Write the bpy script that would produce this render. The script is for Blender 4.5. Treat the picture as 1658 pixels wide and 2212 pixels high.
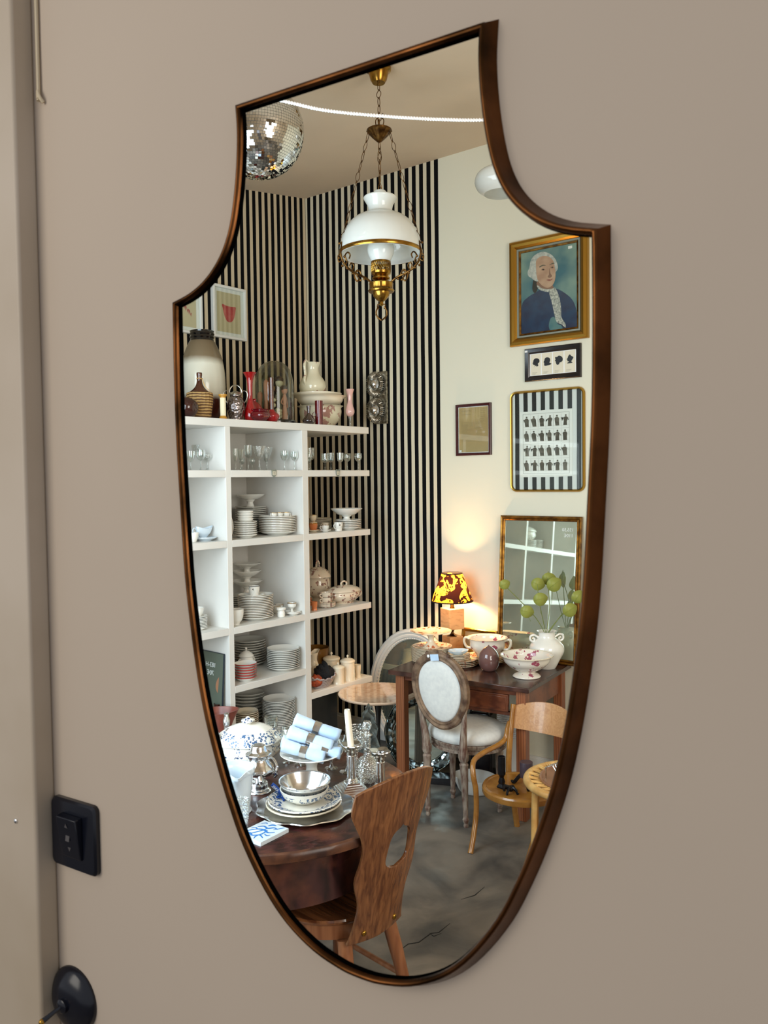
# An antique shop seen in a shield-shaped wall mirror.
# The shop is laid out as the mirror image one sees in the glass (x right, y away, z up, metres,
# floor at z = 0), with the wall, the mirror's frame and the switches on the near side of it.
import bpy, math, random
from mathutils import Matrix, Vector
R = math.radians
PI = math.pi
for o in list(bpy.data.objects): bpy.data.objects.remove(o)
COL = bpy.context.scene.collection
SC = bpy.context.scene

# ---------------------------------------------------------------- camera
cd = bpy.data.cameras.new('camera'); cam = bpy.data.objects.new('camera', cd); COL.objects.link(cam)
SC.camera = cam
F_PX = 1750.0
cd.sensor_fit = 'VERTICAL'; cd.sensor_height = 36.0; cd.lens = 36.0 * F_PX / 2212.0
cd.clip_start = 0.02
pitch, roll = math.atan(71 / F_PX), 0.0125
rt = Vector((1, 0, 0)); up = Vector((0, math.sin(pitch), math.cos(pitch))); fw = Vector((0, math.cos(pitch), -math.sin(pitch)))
r2 = math.cos(roll) * rt - math.sin(roll) * up; u2 = math.sin(roll) * rt + math.cos(roll) * up
mw = Matrix(((r2.x, u2.x, -fw.x, 0), (r2.y, u2.y, -fw.y, 0), (r2.z, u2.z, -fw.z, 1.75), (0, 0, 0, 1)))
cam.matrix_world = mw
cd.dof.use_dof = True; cd.dof.focus_distance = 3.7; cd.dof.aperture_fstop = 15.0

# ---------------------------------------------------------------- daylight, lamps, exposure
w = bpy.data.worlds.new('world'); SC.world = w; w.use_nodes = True
bg = w.node_tree.nodes['Background']; bg.inputs[0].default_value = (0.86, 0.88, 0.94, 1); bg.inputs[1].default_value = 0.52
def area(name, loc, aim, sx, sy, power, col):
    l = bpy.data.lights.new(name, 'AREA'); l.shape = 'RECTANGLE'; l.size = sx; l.size_y = sy; l.energy = power; l.color = col
    o = bpy.data.objects.new(name, l); COL.objects.link(o); o.location = loc
    o.rotation_euler = (Vector(aim) - Vector(loc)).to_track_quat('-Z', 'Y').to_euler()
    return o
# shop window left of the mirror, seen from inside the shop
area('daylight_window', (-1.36, 2.17, 1.75), (-0.16, 4.12, 1.05), 1.5, 2.2, 74, (0.74, 0.90, 1.0))
area('daylight_window', (1.9, 0.35, 2.0), (1.2, 4.2, 1.6), 1.6, 2.0, 78, (1.0, 0.96, 0.88))
# daylight falling along the wall the mirror hangs on
area('daylight_door', (-1.9, -0.35, 2.3), (0.1, 0.6, 1.7), 1.2, 1.6, 21, (1.0, 0.93, 0.82))
SC.view_settings.view_transform = 'Standard'; SC.view_settings.look = 'None'
SC.view_settings.gamma = 1.0; SC.view_settings.use_curve_mapping = False
SC.view_settings.exposure = 0.0

# ---------------------------------------------------------------- mesh builder
def cr(pts, n=5):
    """smooth curve through the points (Catmull-Rom)"""
    P = [Vector(p) for p in pts]; out = []
    Q = [P[0]] + P + [P[-1]]
    for i in range(1, len(Q) - 2):
        a, b, c, d = Q[i-1], Q[i], Q[i+1], Q[i+2]
        for k in range(n):
            t = k / n
            out.append(0.5 * ((2*b) + (c-a)*t + (2*a-5*b+4*c-d)*t*t + (3*b-a-3*c+d)*t**3))
    out.append(P[-1].copy())
    return [tuple(p) for p in out]
class MB:
    def __init__(s): s.v = []; s.f = []; s.m = []; s.M = Matrix()
    def add(s, vs, fs, mi=0):
        b = len(s.v); s.v += [tuple(s.M @ Vector(v)) for v in vs]
        for k, f in enumerate(fs):
            s.f.append([b + i for i in f]); s.m.append(mi[k] if isinstance(mi, list) else mi)
        return s
    def box(s, c, d, rz=0, mi=0, top=1.0, rx=0, ry=0):
        x, y, z = d[0]/2, d[1]/2, d[2]/2
        vs = [(-x,-y,-z),(x,-y,-z),(x,y,-z),(-x,y,-z),(-x*top,-y*top,z),(x*top,-y*top,z),(x*top,y*top,z),(-x*top,y*top,z)]
        T = Matrix.Translation(c) @ Matrix.Rotation(rz,4,'Z') @ Matrix.Rotation(ry,4,'Y') @ Matrix.Rotation(rx,4,'X')
        return s.add([T @ Vector(v) for v in vs], [(0,3,2,1),(4,5,6,7),(0,1,5,4),(1,2,6,5),(2,3,7,6),(3,0,4,7)], mi)
    def lathe(s, prof, seg=32, c=(0,0,0), sx=1, sy=1, flute=None, mats=None, arc=None):
        """flute = (count, depth, z0, z1); mats = {profile segment: slot}"""
        vs = []; fs = []; mi = []
        n = len(prof)
        for i, (r, z) in enumerate(prof):
            for k in range(seg):
                a = 2*PI*k/seg; rr = r
                if flute and flute[2] <= z <= flute[3]: rr = r * (1 + flute[1]*math.cos(flute[0]*a))
                vs.append((c[0]+rr*sx*math.cos(a), c[1]+rr*sy*math.sin(a), c[2]+z))
        for i in range(n-1):
            if prof[i][0] < 1e-6 and prof[i+1][0] < 1e-6: continue
            for k in range(seg):
                a, b = i*seg+k, i*seg+(k+1) % seg
                c2, d2 = (i+1)*seg+(k+1) % seg, (i+1)*seg+k
                if prof[i][0] < 1e-6: fs.append((a, c2, d2))
                elif prof[i+1][0] < 1e-6: fs.append((a, b, d2))
                else: fs.append((a, b, c2, d2))
                mi.append((mats or {}).get(i, 0))
        return s.add(vs, fs, mi)
    def tube(s, pts, r, seg=8, closed=False, mi=0, flat=1.0):
        P = [Vector(p) for p in pts]; n = len(P)
        rs = r if isinstance(r, (list, tuple)) else [r]*n
        vs = []; fs = []; nrm = None
        for i in range(n):
            if closed: t = P[(i+1) % n] - P[i-1]
            else: t = P[min(i+1, n-1)] - P[max(i-1, 0)]
            if t.length < 1e-9: t = Vector((0,0,1))
            t.normalize()
            if nrm is None:
                nrm = t.orthogonal().normalized()
            else:
                nrm = (nrm - t*nrm.dot(t))
                if nrm.length < 1e-6: nrm = t.orthogonal()
                nrm.normalize()
            bi = t.cross(nrm)
            for k in range(seg):
                a = 2*PI*k/seg
                vs.append(P[i] + rs[i]*(math.cos(a)*nrm + flat*math.sin(a)*bi))
        m = n if closed else n-1
        for i in range(m):
            for k in range(seg):
                j = (i+1) % n
                fs.append((i*seg+k, i*seg+(k+1) % seg, j*seg+(k+1) % seg, j*seg+k))
        if not closed:
            fs.append(tuple(range(seg))[::-1]); fs.append(tuple((n-1)*seg+k for k in range(seg)))
        return s.add(vs, fs, mi)
    def ext(s, pts, z0, z1, mi=0):
        """prism of a flat outline in the x-y plane between z0 and z1"""
        n = len(pts)
        vs = [(p[0], p[1], z0) for p in pts] + [(p[0], p[1], z1) for p in pts]
        fs = [tuple(range(n))[::-1], tuple(range(n, 2*n))] + [(i, (i+1) % n, n+(i+1) % n, n+i) for i in range(n)]
        return s.add(vs, fs, mi)
    def ball(s, c, r, sc=(1,1,1), seg=20, rings=12, mi=0):
        pr = [(math.sin(PI*i/rings), -math.cos(PI*i/rings)) for i in range(rings+1)]
        vs = []; fs = []
        for (a, z) in pr:
            for k in range(seg):
                t = 2*PI*k/seg
                vs.append((c[0]+r*sc[0]*a*math.cos(t), c[1]+r*sc[1]*a*math.sin(t), c[2]+r*sc[2]*z))
        for i in range(rings):
            for k in range(seg):
                fs.append((i*seg+k, i*seg+(k+1) % seg, (i+1)*seg+(k+1) % seg, (i+1)*seg+k))
        return s.add(vs, fs, mi)
    def build(s, name, mats, parent=None, loc=(0,0,0), rz=0, ang=35, bev=0, sub=0):
        me = bpy.data.meshes.new(name); me.from_pydata(s.v, [], s.f)
        mats = mats if isinstance(mats, (list, tuple)) else [mats]
        for m in mats: me.materials.append(M(m))
        me.polygons.foreach_set('material_index', s.m)
        me.validate(); me.update()
        import bmesh
        bm = bmesh.new(); bm.from_mesh(me)
        bmesh.ops.remove_doubles(bm, verts=bm.verts, dist=1e-6)
        bmesh.ops.recalc_face_normals(bm, faces=bm.faces)
        bm.to_mesh(me); bm.free()
        me.polygons.foreach_set('use_smooth', [True]*len(me.polygons))
        if hasattr(me, 'set_sharp_from_angle'): me.set_sharp_from_angle(angle=R(ang))
        o = bpy.data.objects.new(name, me); COL.objects.link(o); o.location = loc; o.rotation_euler = (0,0,rz)
        if parent: o.parent = parent
        if bev:
            b = o.modifiers.new('bevel', 'BEVEL'); b.width = bev; b.segments = 2; b.limit_method = 'ANGLE'; b.angle_limit = R(40)
        if sub:
            b = o.modifiers.new('sub', 'SUBSURF'); b.levels = sub; b.render_levels = sub
        return o
def tag(o, label=None, cat=None, group=None, kind=None):
    if label: o['label'] = label
    if cat: o['category'] = cat
    if group: o['group'] = group
    if kind: o['kind'] = kind
    return o
def thing(name, label, cat, loc=(0,0,0), rz=0, group=None):
    o = bpy.data.objects.new(name, None); o.empty_display_size = 0.02; COL.objects.link(o)
    o.location = loc; o.rotation_euler = (0,0,rz)
    return tag(o, label, cat, group)
def one(mb, name, mats, label, cat, loc=(0,0,0), rz=0, group=None, **k):
    return tag(mb.build(name, mats, None, loc, rz, **k), label, cat, group)
def struct(mb, name, mats, loc=(0,0,0), rz=0, **k):
    return tag(mb.build(name, mats, None, loc, rz, **k), kind='structure')
def dup(root, loc, rz=None, label=None, group=None):
    r = root.copy(); COL.objects.link(r); r.location = loc
    if rz is not None: r.rotation_euler = (0,0,rz)
    if label: r['label'] = label
    if group: r['group'] = group
    for ch in list(root.children):
        c = ch.copy(); COL.objects.link(c); c.parent = r
        for g in list(ch.children):
            d = g.copy(); COL.objects.link(d); d.parent = c
    return r
def lettering(txt, size, mat, parent, M4, name='writing', mirror=True, depth=0.0004):
    cu = bpy.data.curves.new('t', 'FONT'); cu.body = txt; cu.size = size; cu.extrude = depth; cu.align_x = 'CENTER'; cu.align_y = 'CENTER'
    to = bpy.data.objects.new('t', cu); COL.objects.link(to)
    bpy.context.view_layer.update()
    me = bpy.data.meshes.new_from_object(to.evaluated_get(bpy.context.evaluated_depsgraph_get()))
    bpy.data.objects.remove(to)
    for v in me.vertices:
        c = v.co.copy()
        if mirror: c.x = -c.x
        v.co = M4 @ c
    me.materials.clear(); me.materials.append(M(mat))
    o = bpy.data.objects.new(name, me); COL.objects.link(o); o.parent = parent
    return o

# ---------------------------------------------------------------- materials
_M = {}; DEFS = {}
def D(name, **k): DEFS[name] = k
def srgb(c):
    return tuple(((x/255)/12.92 if x/255 <= 0.04045 else ((x/255+0.055)/1.055)**2.4) for x in c)
def M(name):
    if name in _M: return _M[name]
    k = DEFS[name]; m = bpy.data.materials.new(name); m.use_nodes = True; nt = m.node_tree; N = nt.nodes; L = nt.links
    b = N['Principled BSDF']; out = N['Material Output']
    kind = k.get('kind', 'plain')
    col = srgb(k.get('c', (200,200,200)))
    b.inputs['Base Color'].default_value = (*col, 1)
    b.inputs['Roughness'].default_value = k.get('r', 0.5); b.inputs['Metallic'].default_value = k.get('m', 0)
    if 'coat' in k: b.inputs['Coat Weight'].default_value = k['coat']; b.inputs['Coat Roughness'].default_value = 0.05
    if 'spec' in k: b.inputs['Specular IOR Level'].default_value = k['spec']
    if 'sheen' in k: b.inputs['Sheen Weight'].default_value = k['sheen']
    tc = N.new('ShaderNodeTexCoord'); src = tc.outputs['Object']
    def mp(scale, rot=(0,0,0)):
        n = N.new('ShaderNodeMapping'); n.inputs['Scale'].default_value = scale; n.inputs['Rotation'].default_value = rot
        L.new(src, n.inputs[0]); return n.outputs[0]
    def ramp(x, stops, interp='LINEAR'):
        r = N.new('ShaderNodeValToRGB'); L.new(x, r.inputs[0]); r.color_ramp.interpolation = interp
        e = r.color_ramp.elements
        while len(e) < len(stops): e.new(0.5)
        for i, (p, c) in enumerate(stops):
            e[i].position = p; e[i].color = (*srgb(c), 1)
        return r.outputs[0]
    def noise(scale, detail=4, dist=0.0, vec=None):
        n = N.new('ShaderNodeTexNoise'); n.inputs['Scale'].default_value = scale; n.inputs['Detail'].default_value = detail
        n.inputs['Distortion'].default_value = dist; L.new(vec or src, n.inputs['Vector']); return n.outputs['Fac']
    def bump(h, strength, dist=0.002):
        n = N.new('ShaderNodeBump'); n.inputs['Strength'].default_value = strength; n.inputs['Distance'].default_value = dist
        L.new(h, n.inputs['Height']); L.new(n.outputs[0], b.inputs['Normal'])
    def math_(op, a, bb, c=None):
        n = N.new('ShaderNodeMath'); n.operation = op
        for i, x in enumerate((a, bb, c)):
            if x is None: continue
            if isinstance(x, (int, float)): n.inputs[i].default_value = x
            else: L.new(x, n.inputs[i])
        return n.outputs[0]
    def mixc(fac, a, bb):
        n = N.new('ShaderNodeMix'); n.data_type = 'RGBA'
        for s_, x in ((n.inputs[0], fac), (n.inputs[6], a), (n.inputs[7], bb)):
            if isinstance(x, tuple): s_.default_value = (*x, 1)
            else: L.new(x, s_)
        return n.outputs[2]
    if kind == 'noisy':      # a base colour drifting towards a second one
        L.new(ramp(noise(k.get('s', 8), k.get('d', 5), k.get('dist', 0), mp(k['st']) if 'st' in k else None), [(k.get('p', (0.35,0.65))[0], k['c']), (k.get('p', (0.35,0.65))[1], k['c2'])]), b.inputs['Base Color'])
    if kind == 'wood':       # long grain lines along one axis
        v = mp(k.get('st', (1,1,8)))
        wv = N.new('ShaderNodeTexWave'); wv.wave_type = 'BANDS'; wv.bands_direction = k.get('dir', 'X')
        wv.inputs['Scale'].default_value = k.get('s', 6); wv.inputs['Distortion'].default_value = k.get('dist', 6); wv.inputs['Detail'].default_value = 3
        wv.inputs['Detail Scale'].default_value = k.get('ds', 1.2)
        L.new(v, wv.inputs['Vector'])
        c = ramp(wv.outputs['Fac'], [(0.0, k['c']), (0.55, k['c2']), (1.0, k.get('c3', k['c2']))])
        if 'blot' in k:
            c = mixc(ramp(noise(k.get('bs', 9), 5), [(0.45, (0,0,0)), (0.7, (255,255,255))]), c, srgb(k['blot']))
        L.new(c, b.inputs['Base Color']); bump(wv.outputs['Fac'], k.get('b', 0.1), 0.001)
    if kind == 'flower':     # scattered transfer-print flowers on glaze, optionally only in a band of heights
        v = N.new('ShaderNodeTexVoronoi'); v.inputs['Scale'].default_value = k.get('s', 28); L.new(src, v.inputs['Vector'])
        n1 = noise(k.get('s', 28)*2.6, 3, 0.8)
        a = math_('ADD', math_('MULTIPLY', v.outputs['Distance'], k.get('vd', 0.9)), n1)
        f = math_('LESS_THAN', a, k.get('t', 0.66))
        big = math_('GREATER_THAN', noise(k.get('s2', 9), 2), k.get('t2', 0.5)); f = math_('MULTIPLY', f, big)
        if 'band' in k:
            sep = N.new('ShaderNodeSeparateXYZ'); L.new(src, sep.inputs[0]); z = sep.outputs['Z']
            g = None
            for (z0, z1) in k['band']:
                q = math_('MULTIPLY', math_('GREATER_THAN', z, z0), math_('LESS_THAN', z, z1))
                g = q if g is None else math_('MAXIMUM', g, q)
            f = math_('MULTIPLY', f, g)
        L.new(mixc(f, col, srgb(k['c2'])), b.inputs['Base Color'])
    if kind == 'stripes':    # painted stripes along local X up to a limit
        sep = N.new('ShaderNodeSeparateXYZ'); L.new(src, sep.inputs[0]); x = sep.outputs['X']
        wob = math_('MULTIPLY', math_('SUBTRACT', noise(2.2, 2), 0.5), 0.006)
        fr = math_('FRACT', math_('DIVIDE', math_('SUBTRACT', math_('ADD', k['x1'], wob), x), k['per']), 0)
        blk = math_('LESS_THAN', fr, k.get('duty', 0.5))
        inside = math_('LESS_THAN', x, k['x1'])
        if 'zmax' in k:
            inside = math_('MULTIPLY', inside, math_('LESS_THAN', sep.outputs['Z'], k['zmax']))
        blk = math_('MULTIPLY', blk, inside)
        base = mixc(noise(1.5, 2), srgb(k['c']), srgb(k.get('cb', k['c'])))
        base = mixc(inside, base, srgb(k['cs'])) if 'cs' in k else base
        L.new(mixc(blk, base, srgb(k['c2'])), b.inputs['Base Color'])
    if kind == 'bandz':      # colour changes with height on the thing itself (dipped glaze)
        sep = N.new('ShaderNodeSeparateXYZ'); L.new(src, sep.inputs[0])
        zz = math_('ADD', sep.outputs['Z'], math_('MULTIPLY', math_('SUBTRACT', noise(7, 3), 0.5), k.get('w', 0.03)))
        zz = math_('DIVIDE', zz, k['h'])
        L.new(ramp(zz, k['stops']), b.inputs['Base Color'])
    if kind == 'glass':      # thin clear glass: mostly see-through, mirror-like towards its edges
        tr = N.new('ShaderNodeBsdfTransparent'); tr.inputs[0].default_value = (*srgb(k.get('c', (240,246,244))), 1)
        gl = N.new('ShaderNodeBsdfGlossy'); gl.inputs['Roughness'].default_value = k.get('r', 0.02); gl.inputs[0].default_value = (*srgb(k.get('cg', (255,255,255))), 1)
        lw = N.new('ShaderNodeLayerWeight'); lw.inputs['Blend'].default_value = k.get('blend', 0.35)
        f = math_('MULTIPLY_ADD', lw.outputs['Facing'], k.get('edge', 0.55), k.get('f0', 0.06))
        if 'cut' in k:
            vv = N.new('ShaderNodeTexVoronoi'); vv.inputs['Scale'].default_value = k['cut']; L.new(src, vv.inputs['Vector'])
            bp = N.new('ShaderNodeBump'); bp.inputs['Strength'].default_value = 0.8; bp.inputs['Distance'].default_value = 0.003
            L.new(vv.outputs['Distance'], bp.inputs['Height']); L.new(bp.outputs[0], gl.inputs['Normal']); L.new(bp.outputs[0], lw.inputs['Normal'])
        mx = N.new('ShaderNodeMixShader'); L.new(f, mx.inputs[0]); L.new(tr.outputs[0], mx.inputs[1]); L.new(gl.outputs[0], mx.inputs[2])
        L.new(mx.outputs[0], out.inputs['Surface'])
    if kind == 'lightthru':  # fabric or leaf that light shines through
        td = N.new('ShaderNodeBsdfTranslucent'); mx = N.new('ShaderNodeMixShader'); mx.inputs[0].default_value = k.get('f', 0.5)
        c = None
        if 'c2' in k:
            a = noise(k.get('s', 14), 2, k.get('dist', 1.8)); f = math_('GREATER_THAN', a, k.get('t', 0.5))
            a2 = noise(k.get('s', 14)*2.3, 1, 2.5); f2 = math_('LESS_THAN', math_('ABSOLUTE', math_('SUBTRACT', a2, 0.5), 0), 0.035)
            f = math_('MULTIPLY', f, math_('SUBTRACT', 1.0, f2))
            c = mixc(f, srgb(k['c2']), col)
            L.new(c, b.inputs['Base Color']); L.new(c, td.inputs[0])
        else: td.inputs[0].default_value = (*col, 1)
        L.new(b.outputs[0], mx.inputs[1]); L.new(td.outputs[0], mx.inputs[2]); L.new(mx.outputs[0], out.inputs['Surface'])
    if kind == 'checker':
        ch = N.new('ShaderNodeTexChecker'); ch.inputs['Scale'].default_value = k['s']; ch.inputs[1].default_value = (*col,1); ch.inputs[2].default_value = (*srgb(k['c2']),1)
        L.new(src, ch.inputs['Vector']); L.new(ch.outputs[0], b.inputs['Base Color'])
    if 'rn' in k:            # roughness varies in blotches
        mr = N.new('ShaderNodeMapRange'); mr.inputs['From Min'].default_value = 0.35; mr.inputs['From Max'].default_value = 0.65
        mr.inputs['To Min'].default_value = k['rn'][0]; mr.inputs['To Max'].default_value = k['rn'][1]
        L.new(noise(k.get('rs', 4), 5), mr.inputs['Value']); L.new(mr.outputs[0], b.inputs['Roughness'])
    if 'bump' in k: bump(noise(k.get('bsc', 40), 4), k['bump'], k.get('bd', 0.002))
    if 'cells' in k:
        v = N.new('ShaderNodeTexVoronoi'); v.inputs['Scale'].default_value = k['cells']; L.new(src, v.inputs['Vector']); bump(v.outputs['Distance'], k.get('cb_', 0.8), k.get('bd', 0.004))
    if 'weave' in k:
        wv = N.new('ShaderNodeTexWave'); wv.bands_direction = k.get('wd', 'Z'); wv.inputs['Scale'].default_value = k['weave']; wv.inputs['Distortion'].default_value = 2.5
        L.new(src, wv.inputs['Vector']); bump(wv.outputs['Fac'], 0.9, 0.004)
        L.new(ramp(wv.outputs['Fac'], [(0.1, k['c2']), (0.7, k['c'])]), b.inputs['Base Color'])
    if 'emit' in k:
        b.inputs['Emission Color'].default_value = (*srgb(k['c']), 1); b.inputs['Emission Strength'].default_value = k['emit']
    _M[name] = m
    return m
D('front_paint', kind='noisy', c=(196,180,162), c2=(190,175,158), s=1.2, r=0.75, bump=0.12, bsc=120, bd=0.0006)
D('trim_paint', kind='noisy', c=(196,182,164), c2=(180,164,142), s=3, r=0.5)
D('copper', kind='noisy', c=(112,70,38), c2=(48,30,14), s=14, m=1, r=0.30, rn=(0.22,0.42), rs=12)
D('black_rebate', c=(3,3,3), r=0.9, spec=0.0)
D('black_plastic', c=(14,17,28), r=0.22)
D('dark_mark', c=(80,76,76), r=0.5)
D('wall_stripe', kind='stripes', c=(222,219,198), cb=(227,223,204), cs=(216,206,180), c2=(5,6,9), x1=1.117, per=0.0563, duty=0.535, r=0.8, spec=0.15)
D('wall_stripe_left', kind='stripes', c=(214,200,172), cs=(210,194,164), c2=(5,6,9), x1=4.2, per=0.0545, duty=0.525, r=0.8, spec=0.15)
D('ceiling_paint', kind='noisy', c=(214,196,172), c2=(206,188,165), s=1.5, r=0.85)
D('concrete', kind='noisy', c=(78,74,70), c2=(134,124,112), s=3.0, d=10, dist=0.8, p=(0.36,0.64), r=0.5, rn=(0.38,0.7), rs=5, bump=0.35, bsc=10, bd=0.006)
D('crack', c=(18,16,15), r=0.8)
D('white_paint', kind='noisy', c=(228,225,218), c2=(220,217,210), s=3, r=0.38)
D('porcelain', c=(240,238,230), r=0.1, coat=0.5)
D('cream_china', c=(232,220,196), r=0.12, coat=0.5)
D('grey_china', c=(214,214,206), r=0.12, coat=0.5)
D('bluewhite', c=(212,226,236), r=0.12, coat=0.6)
D('gilt', c=(176,136,60), m=1, r=0.28)
D('gilt_dark', kind='noisy', c=(156,112,48), c2=(92,60,26), s=30, m=0.9, r=0.38)
D('red_rim', c=(176,62,58), r=0.2)
D('grey_rim', c=(120,124,120), r=0.2)
D('brass', kind='noisy', c=(182,140,62), c2=(140,100,40), s=25, m=1, r=0.22)
D('brass_dark', kind='noisy', c=(120,86,44), c2=(70,46,24), s=60, m=1, r=0.38)
D('opal', c=(244,246,242), r=0.08, coat=0.6, kind='lightthru', f=0.35)
D('silver', kind='noisy', c=(238,240,242), c2=(212,213,214), s=18, m=1, r=0.16, rn=(0.08,0.24), rs=20)
D('silver_old', kind='noisy', c=(216,212,200), c2=(132,126,114), s=55, m=1, r=0.28)
D('hammered', c=(150,140,138), m=1, r=0.25, cells=70, bd=0.006)
D('mirror_tile', c=(232,234,234), m=1, r=0.02)
D('mirror_grout', c=(120,122,122), r=0.5, m=0.6)
D('looking_glass', kind='noisy', c=(214,222,206), c2=(200,210,196), s=5, m=0.86, r=0.02)
D('etched_mirror', kind='noisy', c=(190,204,204), c2=(140,156,158), s=14, m=1, r=0.10, cells=22, cb_=0.35, bd=0.008)
D('glass', kind='glass', c=(248,251,250), edge=0.85, f0=0.07)
D('glass_cut', kind='glass', c=(250,252,251), cut=160, edge=0.85, f0=0.10)
D('glass_dome', kind='glass', c=(214,214,196), edge=0.6, f0=0.03, blend=0.25)
D('pane', kind='glass', c=(250,252,250), edge=0.15, f0=0.03, r=0.03)
D('glass_red', kind='glass', c=(190,10,20), cg=(255,190,190), edge=0.5, f0=0.1)
D('red_glass', c=(150,8,16), r=0.06, coat=1)
D('dark_red', c=(96,6,18), r=0.08, coat=1)
D('purple_glass', kind='glass', c=(170,120,140), edge=0.6, f0=0.08)
D('pink_glass', c=(226,180,170), r=0.1, coat=1)
D('stoneware', kind='bandz', h=0.51, w=0.03, r=0.16, coat=0.4, stops=[(0.0,(56,22,14)),(0.24,(64,28,18)),(0.30,(206,200,180)),(0.62,(214,210,192)),(0.70,(120,104,80)),(0.95,(104,88,66))])
D('black_glaze', c=(14,12,12), r=0.14, coat=0.6)
D('brown_glass', kind='noisy', c=(92,42,16), c2=(54,22,10), s=12, r=0.08, coat=1)
D('wicker', c=(196,158,100), c2=(88,56,28), weave=22, r=0.6)
D('wicker_pale', c=(218,208,204), c2=(120,90,90), weave=60, r=0.6)
D('dark_lacquer', c=(52,22,18), r=0.12, coat=0.6)
D('wax_cream', c=(232,220,184), r=0.4)
D('wax_ochre', c=(190,136,50), r=0.4)
D('candle_wax', c=(240,234,214), r=0.35)
D('black_iron', kind='noisy', c=(26,26,32), c2=(14,14,16), s=30, r=0.35, m=0.4)
D('plum_iron', c=(70,56,66), r=0.4)
D('dark_board', kind='noisy', c=(62,60,56), c2=(50,48,46), s=6, r=0.5)
D('paper_white', c=(240,240,238), r=0.6)
D('paper_cream', c=(222,214,192), r=0.7)
D('paper_brown', kind='noisy', c=(186,160,112), c2=(170,144,98), s=6, r=0.7)
D('art_beige', c=(206,192,156), r=0.7)
D('art_red', kind='noisy', c=(206,92,86), c2=(190,70,70), s=30, r=0.6)
D('art_darkred', c=(170,40,50), r=0.6)
D('ink', c=(96,88,76), r=0.8)
D('engraving_ink', c=(128,122,112), r=0.8)
D('ink_black', c=(12,12,16), r=0.4)
D('frame_white', c=(232,232,226), r=0.4)
D('frame_maroon', c=(62,16,18), r=0.25)
D('frame_black', kind='noisy', c=(18,16,20), c2=(36,30,30), s=40, r=0.22)
D('stripe_mount', kind='stripes', c=(226,228,228), cs=(226,228,228), c2=(10,14,18), x1=0.43, per=0.055, duty=0.5, r=0.3)
D('canvas_teal', kind='noisy', c=(40,104,122), c2=(128,156,146), s=4.0, d=3, r=0.35, p=(0.42,0.62))
D('coat_blue', kind='noisy', c=(8,30,72), c2=(12,58,96), s=18, r=0.35)
D('wig', kind='noisy', c=(206,204,198), c2=(160,164,164), s=60, r=0.5)
D('skin_paint', kind='noisy', c=(202,164,138), c2=(180,138,114), s=20, r=0.45)
D('skin_shadow', c=(140,100,82), r=0.5)
D('lip_paint', c=(150,84,74), r=0.5)
D('lace_paint', kind='noisy', c=(216,212,202), c2=(120,124,124), s=90, r=0.6)
D('frame_grey', c=(132,136,124), r=0.5)
D('table_dark', kind='wood', c=(36,18,18), c2=(54,26,26), c3=(64,34,32), st=(1,6,1), s=5, dist=10, blot=(96,54,38), bs=10, r=0.28, rn=(0.2,0.42), rs=7, coat=0.2)
D('table_edge', kind='noisy', c=(50,26,20), c2=(112,70,46), s=14, r=0.4, bump=0.5, bsc=30)
D('desk_wood', kind='wood', c=(92,46,28), c2=(122,68,42), st=(1,8,8), s=3, dist=5, r=0.32, blot=(76,36,24))
D('desk_top_wood', kind='wood', c=(60,36,30), c2=(84,54,44), st=(1,9,1), s=3, dist=4, r=0.22, blot=(44,28,26))
D('desk_leg_wood', kind='wood', c=(122,68,40), c2=(152,92,56), st=(8,8,1), s=3, dist=4, r=0.4)
D('veneer', kind='noisy', c=(86,48,26), c2=(136,88,52), st=(60,75,2.2), s=1.0, d=5, dist=0.9, p=(0.34,0.66), r=0.25, coat=0.35)
D('seat_wood', kind='noisy', c=(80,42,22), c2=(122,74,42), st=(2.5,60,60), s=1.0, d=5, dist=0.6, p=(0.36,0.64), r=0.18, coat=0.6)
D('beech', kind='noisy', c=(120,72,44), c2=(152,100,66), st=(40,40,3), s=1.0, d=4, r=0.3)
D('bent_wood', kind='noisy', c=(178,124,54), c2=(150,98,40), s=14, r=0.22, coat=0.4)
D('bent_back', kind='noisy', c=(206,156,108), c2=(188,136,90), st=(1,1,1), s=26, dist=3, r=0.3, coat=0.3, blot=(222,182,112), bs=16)
D('distressed', kind='noisy', c=(164,150,134), c2=(98,66,54), s=20, d=8, r=0.7, st=(3,3,0.8), bump=0.5, bsc=60)
D('distressed_dark', kind='noisy', c=(142,116,92), c2=(78,54,40), s=22, d=8, r=0.65, bump=0.5, bsc=60)
D('linen', kind='noisy', c=(228,228,222), c2=(218,218,214), s=50, r=0.8, sheen=0.3, bump=0.2, bsc=300, bd=0.0006)
D('rattan', kind='noisy', c=(224,182,112), c2=(196,146,80), s=18, r=0.3, coat=0.2)
D('tray_wood', kind='noisy', c=(158,112,82), c2=(142,98,72), s=8, r=0.3)
D('marble', kind='noisy', c=(226,196,168), c2=(196,156,128), s=22, d=9, dist=1.6, r=0.08, coat=0.6, p=(0.5,0.72))
D('travertine', kind='noisy', c=(242,184,124), c2=(214,146,94), s=20, d=8, r=0.5, st=(1,1,3), p=(0.5,0.75), bump=0.3, bsc=70)  # peach tone carries the lamp's orange glow on the cubes, put into the stone colour
D('lamp_shade', kind='lightthru', c=(226,160,50), c2=(30,10,6), s=12, t=0.515, dist=1.6, f=0.55, r=0.8)
D('shade_trim', c=(24,12,8), r=0.8)
D('bulb', c=(255,214,150), emit=18)
D('leaf', kind='lightthru', c=(178,184,92), f=0.4, r=0.4)
D('stem', c=(116,128,64), r=0.5)
D('aubergine', c=(124,90,86), r=0.1, coat=0.8)
D('pink_floral', kind='flower', c=(238,230,216), c2=(168,84,104), s=30, s2=13, t=0.86, t2=0.55, r=0.1, coat=0.5)
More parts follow.
